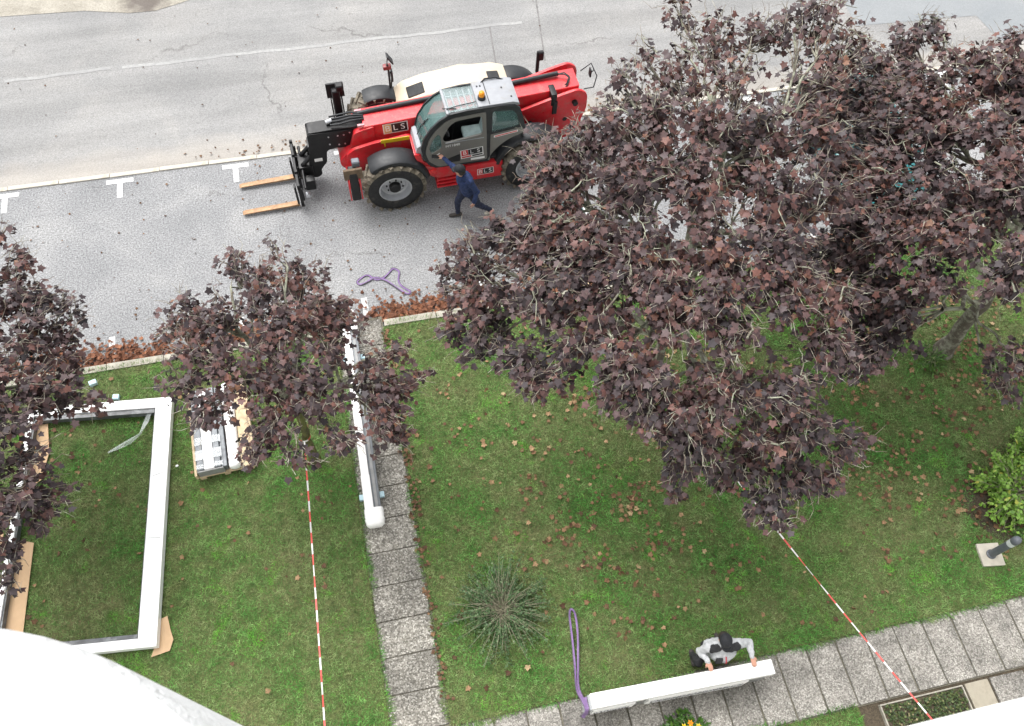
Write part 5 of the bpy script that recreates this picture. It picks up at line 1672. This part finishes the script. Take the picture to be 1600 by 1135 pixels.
tree('maple_tree', 'large purple maple with striped tape tied round its trunk, spreading over the parking', (4.4, 6.15, LAWN_Z), .13, 2.2, LOBES_BIG, 11, .098, 1.6, BARKD, 16, (4.7, 6.9, 4.0), (3.4, 3.6, 2.1), lambda c: .60 if c[1] > 8.0 else 1.0, True)
tree('maple_tree', 'purple maple with a thick grey trunk at the right, over the teal car', (10.45, 6.1, LAWN_Z), .15, 2.3, LOBES_RIGHT, 12, .098, 1.85, BARKD, 14, (10.5, 6.8, 4.0), (3.5, 3.3, 2.1), None, True)
tree('maple_tree', 'small purple maple with a mossy trunk between the pallet and the path', (-1.52, 6.2, LAWN_Z), .085, 1.6, LOBES_MID, 13, .095, 1.2, BARKG, 5, (-1.45, 6.4, 2.9), (1.9, 2.0, 1.3))
tree('maple_tree', 'purple maple at the left edge hanging over the white window frame', (-7.7, 6.2, LAWN_Z), .11, 1.8, LOBES_LEFT, 14, .100, 1.4, BARKD, 6, (-7.4, 6.4, 3.1), (2.8, 2.6, 1.5))
# ---------------------------------------------------------------- grass, fallen leaves, shrubs
def grass_mat():
    mt, n, b = newmat('grass_blade')
    p = position(n)
    at = n.nodes.new('ShaderNodeAttribute')
    at.attribute_name = 'tint'
    lush = ramp(n, [(0, (0.039, 0.144, 0.022)), (.5, (0.078, 0.253, 0.042)), (1, (0.162, 0.380, 0.088))], at.outputs['Fac'])
    olive = ramp(n, [(0, (0.086, 0.149, 0.042)), (.5, (0.151, 0.236, 0.075)), (1, (0.281, 0.345, 0.149))], at.outputs['Fac'])
    moss = ramp(n, [(0, (0.076, 0.253, 0.022)), (.5, (0.124, 0.368, 0.037)), (1, (0.194, 0.460, 0.066))], at.outputs['Fac'])
    f = ramp(n, [(.38, 0.0), (.56, 1.0)], noise(n, p, .8, 7, .7))
    c = mix(n, f, lush, olive)
    g2 = ramp(n, [(.56, 0.0), (.66, 1.0)], noise(n, p, 1.9, 6, .66, .6))
    c = mix(n, math_(n, 'MULTIPLY', g2, .85), c, moss)
    dry = ramp(n, [(.54, 0.0), (.70, 1.0)], noise(n, p, 3.2, 7, .72))
    c = mix(n, math_(n, 'MULTIPLY', dry, .6), c, (.26, .225, .115))
    dk = ramp(n, [(.34, .60), (.50, 1.0)], noise(n, p, 5.5, 6, .7))
    c = mix(n, 1.0, c, dk, 'MULTIPLY')
    n.links.new(c, b.inputs['Base Color'])
    b.inputs['Roughness'].default_value = .6
    b.inputs['Specular IOR Level'].default_value = .25
    return mt
GRASSM = grass_mat()

def blades(name, regions, per_m2, h=(.014, .042), holes=()):
    rng = np.random.default_rng(3)
    P = []
    for (x0, x1, y0, y1) in regions:
        k = int((x1 - x0) * (y1 - y0) * per_m2)
        P.append(np.stack([rng.uniform(x0, x1, k), rng.uniform(y0, y1, k)], 1))
    P = np.concatenate(P)
    q = np.concatenate([P, np.full((len(P), 1), LAWN_Z)], 1)
    ok, _ = in_view(q, 140)
    for (cx, cy, r) in holes:
        ok &= ((P[:, 0] - cx) ** 2 + (P[:, 1] - cy) ** 2 > (r * rng.uniform(.7, 1.1, len(P))) ** 2)
    P = P[ok]
    N = len(P)
    ang = rng.uniform(0, 2 * np.pi, N)
    # clumps: taller and denser where a coarse noise is high
    g = np.sin(P[:, 0] * 9.1 + np.sin(P[:, 1] * 5.3) * 2) * np.sin(P[:, 1] * 8.3 + np.sin(P[:, 0] * 6.1) * 2)
    hh = rng.uniform(h[0], h[1], N) * (1 + .35 * g)
    lean = rng.uniform(.6, 2.2, N) * hh
    la = rng.uniform(0, 2 * np.pi, N)
    w = rng.uniform(.0035, .0075, N)
    B = np.stack([P[:, 0], P[:, 1], np.full(N, LAWN_Z - .002)], 1)
    dx = np.stack([np.cos(ang) * w, np.sin(ang) * w, np.zeros(N)], 1)
    T = B + np.stack([np.cos(la) * lean, np.sin(la) * lean, hh], 1)
    V = np.stack([B - dx, B + dx, T], 1).reshape(-1, 3)
    F = np.arange(N * 3).reshape(-1, 3)
    cell = np.floor(P[:, 0] * 15 + .6 * np.sin(P[:, 1] * 11)) * 127.1 + np.floor(P[:, 1] * 15 + .6 * np.sin(P[:, 0] * 9)) * 311.7
    ch = np.modf(np.abs(np.sin(cell) * 43758.5453))[0]
    t = np.repeat(np.clip(rng.normal(.15, .18, N) + .75 * ch, 0, 1), 3)
    o = np_mesh(name, V, F, GRASSM, None, {'tint': t})
    tag(o, 'short patchy lawn grass between the kerb and the paths', 'grass', kind='stuff')
    return o
blades('grass', [(-9.2, -.90, -.2, 8.66), (.03, 13.5, 1.53, 8.66), (1.5, 6.2, -.2, .44)], 4300, holes=[(10.0, 3.0, .55)])

def fringe(name, label, runs, seed=4):
    # longer blades leaning over slab and kerb edges
    rng = np.random.default_rng(seed)
    B, T = [], []
    for (x0, y0, x1, y1, nx, ny) in runs:
        L = math.hypot(x1 - x0, y1 - y0)
        k = int(L * 420)
        t = rng.uniform(0, 1, k)
        amp = .5 + .5 * np.sin(t * L * 4.1) * np.sin(t * L * 1.7 + 1)
        keep = rng.uniform(0, 1, k) < .25 + .75 * amp
        t = t[keep]; amp = amp[keep]
        off = rng.normal(0, .022, len(t)) + amp * .03
        b = np.stack([x0 + (x1 - x0) * t + nx * off, y0 + (y1 - y0) * t + ny * off, np.full(len(t), LAWN_Z + .005)], 1)
        h = rng.uniform(.02, .06, len(t))
        l = rng.uniform(.0, .07, len(t)) * (.4 + amp)
        T.append(b + np.stack([nx * l + rng.normal(0, .02, len(t)), ny * l + rng.normal(0, .02, len(t)), h], 1))
        B.append(b)
    B, T = np.concatenate(B), np.concatenate(T)
    a = rng.uniform(0, 2 * np.pi, len(B))
    dx = np.stack([np.cos(a), np.sin(a), np.zeros(len(B))], 1) * rng.uniform(.004, .008, len(B))[:, None]
    V = np.stack([B - dx, B + dx, T], 1).reshape(-1, 3)
    o = np_mesh(name, V, np.arange(len(V)).reshape(-1, 3), GRASSM, None, {'tint': np.repeat(np.clip(rng.normal(.5, .25, len(B)), 0, 1), 3)})
    tag(o, label, 'grass', kind='stuff')
fringe('edge_grass', 'longer grass hanging over the edges of paths and kerb',
       [(-.88, 1.5, -.88, 8.6, 1, 0), (.02, 1.5, .02, 8.6, -1, 0), (.02, 1.5, 12.5, 1.5, 0, -1), (1.0, .455, 6.2, .455, 0, 1), (-8, 8.66, -1, 8.66, 0, 1), (.1, 8.66, 12, 8.66, 0, 1)])

def fallen(rng, n, area, sz, gather=None, z=LAWN_Z + .012):
    P = np.stack([rng.uniform(area[0], area[1], n), rng.uniform(area[2], area[3], n)], 1)
    if gather is not None:
        P = P[rng.uniform(0, 1, len(P)) < gather(P)]
    N = len(P)
    pos = np.concatenate([P, np.full((N, 1), z) + rng.uniform(0, .02, (N, 1))], 1)
    a = rng.uniform(0, 2 * np.pi, N)
    ax = np.stack([np.cos(a), np.sin(a), rng.normal(0, .15, N)], 1)
    nr = unit(np.array([0, 0, 1.]) + rng.normal(0, .35, (N, 3)))
    return pos, unit(ax), nr, rng.uniform(*sz, N), rng.uniform(-.9, .9, N), np.clip(rng.beta(2.2, 2.2, N), 0, 1)

rngf = np.random.default_rng(21)
def under(P):
    d = np.zeros(len(P))
    for (x, y, s) in ((4.6, 6.2, 2.6), (10.3, 6.0, 2.6), (-1.5, 6.3, 1.5), (-7.0, 6.2, 2.2), (3.2, 4.4, 1.7), (8.3, 4.8, 1.8)):
        d = np.maximum(d, np.exp(-((P[:, 0] - x) ** 2 + (P[:, 1] - y) ** 2) / (s * s)))
    cl = .5 + .5 * np.sin(P[:, 0] * 3.1 + 1.7 * np.sin(P[:, 1] * 2.3)) * np.sin(P[:, 1] * 3.7 + 1.3 * np.sin(P[:, 0] * 1.9))
    return np.clip((.05 + .95 * d) * (.05 + 1.3 * cl ** 2), 0, 1)
A = [np.concatenate(q) for q in zip(fallen(rngf, 8500, (.05, 12.5, 1.7, 8.6), (.048, .098), under), fallen(rngf, 1400, (-8.2, -.9, .6, 8.6), (.045, .095), under))]
keepL = in_view(A[0], 40)[0]
A = [q[keepL] for q in A]
order = np.argsort(-A[3])
top, rest = order[:280], order[280:]
V, F, T = leaf_batch(*[q[rest] for q in A])
tag(np_mesh('fallen_leaves', V, F, DRYM, None, {'tint': T}), 'small brown fallen leaves scattered over the lawn', 'leaves', kind='stuff')
DRY_PROTO = []
for k in range(12):
    V, F, T = leaf_batch(np.zeros((1, 3)), np.array([[0, 1., 0]]), np.array([[0, 0, 1.]]), np.ones(1), np.array([-.9 + .16 * k]), np.array([(.08 + .37 * k) % 1.0]))
    o = np_mesh('fallen_leaf', V, F, DRYM, None, {'tint': T})
    DRY_PROTO.append(o.data)
    bpy.data.objects.remove(o)
for i in top:
    o = bpy.data.objects.new('fallen_leaf', DRY_PROTO[int(rngf.integers(12))])
    C.objects.link(o)
    nz = A[2][i]
    ay = unit(A[1][i] - nz * (A[1][i] @ nz))
    axx = np.cross(ay, nz)
    mm = Matrix(((axx[0], ay[0], nz[0]), (axx[1], ay[1], nz[1]), (axx[2], ay[2], nz[2]))).to_4x4() @ Matrix.Scale(float(A[3][i]), 4)
    mm.translation = Vector(A[0][i])
    o.matrix_world = mm
    q_ = A[0][i]
    place = min((((q_[0] - x_) ** 2 + (q_[1] - y_) ** 2), w_) for x_, y_, w_ in ((-5.2, 5.8, 'inside the white window frame'), (-3.2, 5.0, 'between the window frame and the pallet'), (-2.2, 3.6, 'by the straight barrier tape'), (-1.5, 6.3, 'under the small maple'), (1.1, 7.2, 'near the kerb beside the garden path'), (1.2, 3.4, 'around the spreading shrub'), (3.0, 4.6, 'in the middle of the lawn'), (5.0, 6.5, 'under the large maple'), (6.0, 3.2, 'by the diagonal barrier tape'), (8.6, 3.0, 'left of the bollard'), (8.2, 5.4, 'between the two big maples'), (10.6, 5.2, 'at the thick grey trunk')))[1]
    tag(o, 'dry brown maple leaf on the grass ' + place, 'leaf', 'large fallen leaves on the lawn')

# leaf litter heaped along the kerbs
def litter(name, label, n, area, sz, z, gather, layers=.06, tintshift=0):
    a = list(fallen(rngf, n, area, sz, gather, z))
    a[0][:, 2] += rngf.uniform(0, layers, len(a[0]))
    a[5] = np.clip(a[5] * .75 + tintshift, 0, 1)
    V, F, T = leaf_batch(*a)
    tag(np_mesh(name, V, F, RUSTM if 'rust' in label else DRYM, None, {'tint': T}), label, 'leaves', kind='stuff')
litter('leaf_litter', 'rust-brown leaves heaped in the gutter along the lawn kerb', 9000, (-8, 2.6, 8.80, 9.6), (.05, .095), .012,
       lambda P: np.clip(np.exp(-((P[:, 1] - 8.8) / .30) ** 2) * (.75 + .35 * np.sin(P[:, 0] * 2.2)), 0, 1), .05, -.04)
litter('leaf_litter', 'rust-brown leaves heaped in the gutter under the large maple', 2200, (2.6, 12, 8.80, 9.45), (.05, .095), .012,
       lambda P: np.clip(np.exp(-((P[:, 1] - 8.8) / .30) ** 2), 0, 1), .05, -.04)
litter('leaf_litter', 'thin line of brown leaves along the far pale kerb', 900, (-4.5, 9, 13.45, 14.0), (.035, .07), .018,
       lambda P: np.clip(np.exp(-((P[:, 1] - 13.45) / .22) ** 2) * np.clip(.2 + .35 * (P[:, 0] + 3.5), 0, 1), 0, 1), .02, .02)
litter('leaf_litter', 'loose brown leaves and crumbs strewn over the parking asphalt', 220, (-7, 9, 9.0, 13.2), (.02, .055), .01, None, .004, -.05)
litter('leaf_litter', 'brown leaves gathered along the edge of the garden path', 150, (-.06, .14, 1.8, 8.5), (.04, .08), LAWN_Z + .02, None, .02, -.02)
litter('leaf_litter', 'tiny dark leaf specks on the far road', 60, (-8, 6, 13.9, 19.0), (.025, .05), .014, None, .004, -.2)

# small-leaved spreading shrub
def leaf_sprays(rng, starts, ends, n_per, size, up=.6, t0=.3):
    P, Aa, Nn, S = [], [], [], []
    for s, e in zip(starts, ends):
        t = rng.uniform(t0, 1.05, n_per)
        p = s + (e - s) * t[:, None]
        p[:, 2] -= (t ** 2) * .10
        p += rng.normal(0, .018, (n_per, 3))
        a = unit(unit(e - s) + rng.normal(0, .7, (n_per, 3)))
        nn = unit(np.array([0, 0, up]) + rng.normal(0, .5, (n_per, 3)))
        P.append(p); Aa.append(a); Nn.append(nn); S.append(rng.uniform(size[0], size[1], n_per))
    return np.concatenate(P), np.concatenate(Aa), np.concatenate(Nn), np.concatenate(S)

def oval_batch(pos, axis, nrm, size, tint, width=.32):
    a = unit(axis - nrm * (axis * nrm).sum(1, keepdims=True))
    x = np.cross(a, nrm)
    t = np.array([(0, 0, 0), (width, .42, -.05), (0, 1, -.12), (-width, .42, -.05)])
    V = pos[:, None] + size[:, None, None] * (x[:, None] * t[None, :, 0:1] + a[:, None] * t[None, :, 1:2] + nrm[:, None] * t[None, :, 2:3])
    N = len(pos)
    F = (np.arange(N)[:, None] * 4 + np.array([[0, 1, 2, 3]])).reshape(-1, 4)
    return V.reshape(-1, 3), F, np.repeat(tint, 4)

SHRUBM = leaf_mat('shrub_leaf', [(0, (.034, .078, .026)), (.5, (.064, .122, .044)), (1, (.13, .18, .08))], .55)
BUSHM = leaf_mat('bush_leaf', [(0, (.09, .19, .022)), (.5, (.16, .30, .042)), (.85, (.24, .37, .07)), (1, (.36, .36, .06))], .5)
COVERM = leaf_mat('cover_leaf', [(0, (.02, .04, .012)), (.5, (.05, .075, .022)), (.85, (.10, .13, .035)), (1, (.24, .20, .11))], .6)
PLANTM = leaf_mat('plant_leaf', [(0, (.03, .085, .012)), (.6, (.06, .15, .02)), (1, (.12, .21, .03))], .45)
STEMM = M('dry_stem', (.25, .235, .16), .9, var=.3)

def shrub(name, label, c, nst, reach, height, mat, n_per, size, seed, stem_r=.004, flat=.5, stems=True, width=.32):
    rng = np.random.default_rng(seed)
    root = thing(name, label, 'shrub' if 'shrub' in name else 'bush' if 'bush' in name else 'plant', c)
    a = rng.uniform(0, 2 * np.pi, nst)
    el = np.arccos(1 - rng.uniform(0, 1, nst) * flat)
    st = rng.normal(0, .04, (nst, 3)); st[:, 2] = np.abs(st[:, 2])
    L = rng.uniform(.5, 1.12, nst)
    en = np.stack([np.cos(a) * np.sin(el + .35) * reach * L, np.sin(a) * np.sin(el + .35) * reach * L, np.cos(el) * height * L + .03], 1)
    if stems:
        paths = []
        for s, e in zip(st, en):
            m_ = (s + e) / 2 + [0, 0, .06] + rng.normal(0, .02, 3)
            k_ = rng.uniform(.6, 1.12) if flat > .96 else 1.0
            paths.append((np.array([s, s + (m_ - s) * k_, s + (e - [0, 0, .10] - s) * k_]), np.array([stem_r, stem_r * .8, stem_r * .5])))
        V, F = np_tubes(paths, 4)
        np_mesh('stems', V, F, STEMM, root)['kind'] = 'stuff'
    p, ax, nn, s = leaf_sprays(rng, st, en, n_per, size, .6, .34 if flat > .96 else .3)
    p[:, 2] = np.maximum(p[:, 2], .01)
    V, F, T = oval_batch(p, ax, nn, s, np.clip(rng.normal(.45, .25, len(p)), 0, 1), width)
    np_mesh('foliage', V, F, mat, root, {'tint': T})['kind'] = 'stuff'
    return root
shrub('spreading_shrub', 'low dark green shrub with bare stems radiating from its middle', (1.12, 3.0, LAWN_Z), 260, .82, .60, SHRUBM, 30, (.022, .05), 5, .0042, .98)
shrub('leafy_bush', 'bright yellow-green bush beside the bollard', (10.35, 3.18, LAWN_Z), 170, .80, .75, BUSHM, 26, (.05, .11), 6, .006, .9)
shrub('leafy_bush', 'bright yellow-green bush behind the bollard, cut by the picture edge', (11.05, 3.6, LAWN_Z), 110, .6, .7, BUSHM, 26, (.05, .10), 8, .006, .9)
shrub('grass_plant', 'tuft of long green blades at the foot of the thick grey trunk', (10.05, 5.98, LAWN_Z), 60, .32, .30, PLANTM, 8, (.08, .16), 9, .002, .8, True, .08)
shrub('grass_plant', 'small green seedling tuft on the lawn by the bush', (10.05, 2.55, LAWN_Z), 18, .14, .12, PLANTM, 10, (.04, .08), 10, .002, .8, True, .3)
fp = shrub('flowering_plant', 'bright green leafy plant with yellow and orange flowers by the package', (3.45, .60, LAWN_Z), 80, .36, .30, PLANTM, 16, (.05, .10), 15, .003, .9)
fp2 = shrub('leafy_plant', 'low bright green plant without flowers in front of the package', (2.98, .52, LAWN_Z), 60, .32, .22, PLANTM, 14, (.05, .09), 16, .003, .9)
for k, (dx, dy, dz, mt) in enumerate(((.02, .10, .30, YELLOW), (.10, .06, .31, AMBER), (-.05, .14, .27, YELLOW), (.16, .10, .28, YELLOW), (.06, .17, .27, AMBER))):
    bm = BM()
    for j in range(6):
        a = j * math.pi / 3 + k
        vs = [bm.verts.new((dx + math.cos(a + q) * r_, dy + math.sin(a + q) * r_, dz + h_)) for q, r_, h_ in ((0, .004, 0), (-.4, .03, .01), (0, .05, .004), (.4, .03, .01))]
        bm.faces.new(vs)
    obj('flower', bm, mt, fp)
rngc = np.random.default_rng(31)
n_ = 2600
p = np.stack([rngc.uniform(6.59, 7.91, n_), rngc.uniform(-.4, .37, n_), rngc.uniform(.10, .17, n_)], 1)
V, F, T = oval_batch(p, unit(rngc.normal(0, 1, (n_, 3)) * [1, 1, .3]), unit(np.array([0, 0, 1.]) + rngc.normal(0, .5, (n_, 3))), rngc.uniform(.025, .055, n_), np.clip(rngc.normal(.45, .28, n_), 0, 1), .4)
tag(np_mesh('ground_cover', V, F, COVERM, None, {'tint': T}), 'mixed dry and green ground cover filling the edged bed', 'ground cover', kind='stuff')
bm = BM()
ring = [(10.0 + .62 * math.cos(t) * (1 + .12 * math.sin(3 * t)), 3.0 + .62 * math.sin(t) * (1 + .1 * math.cos(4 * t)), LAWN_Z + .006) for t in np.linspace(0, 2 * math.pi, 28)[:-1]]
bm.faces.new([bm.verts.new(q) for q in ring])
struct(obj('mulch_ground', bm, EARTHM))
litter('leaf_litter', 'brown leaf mulch under the yellow-green bush', 110, (9.35, 10.4, 2.5, 3.6), (.05, .09), LAWN_Z + .01, None, .02, -.1)
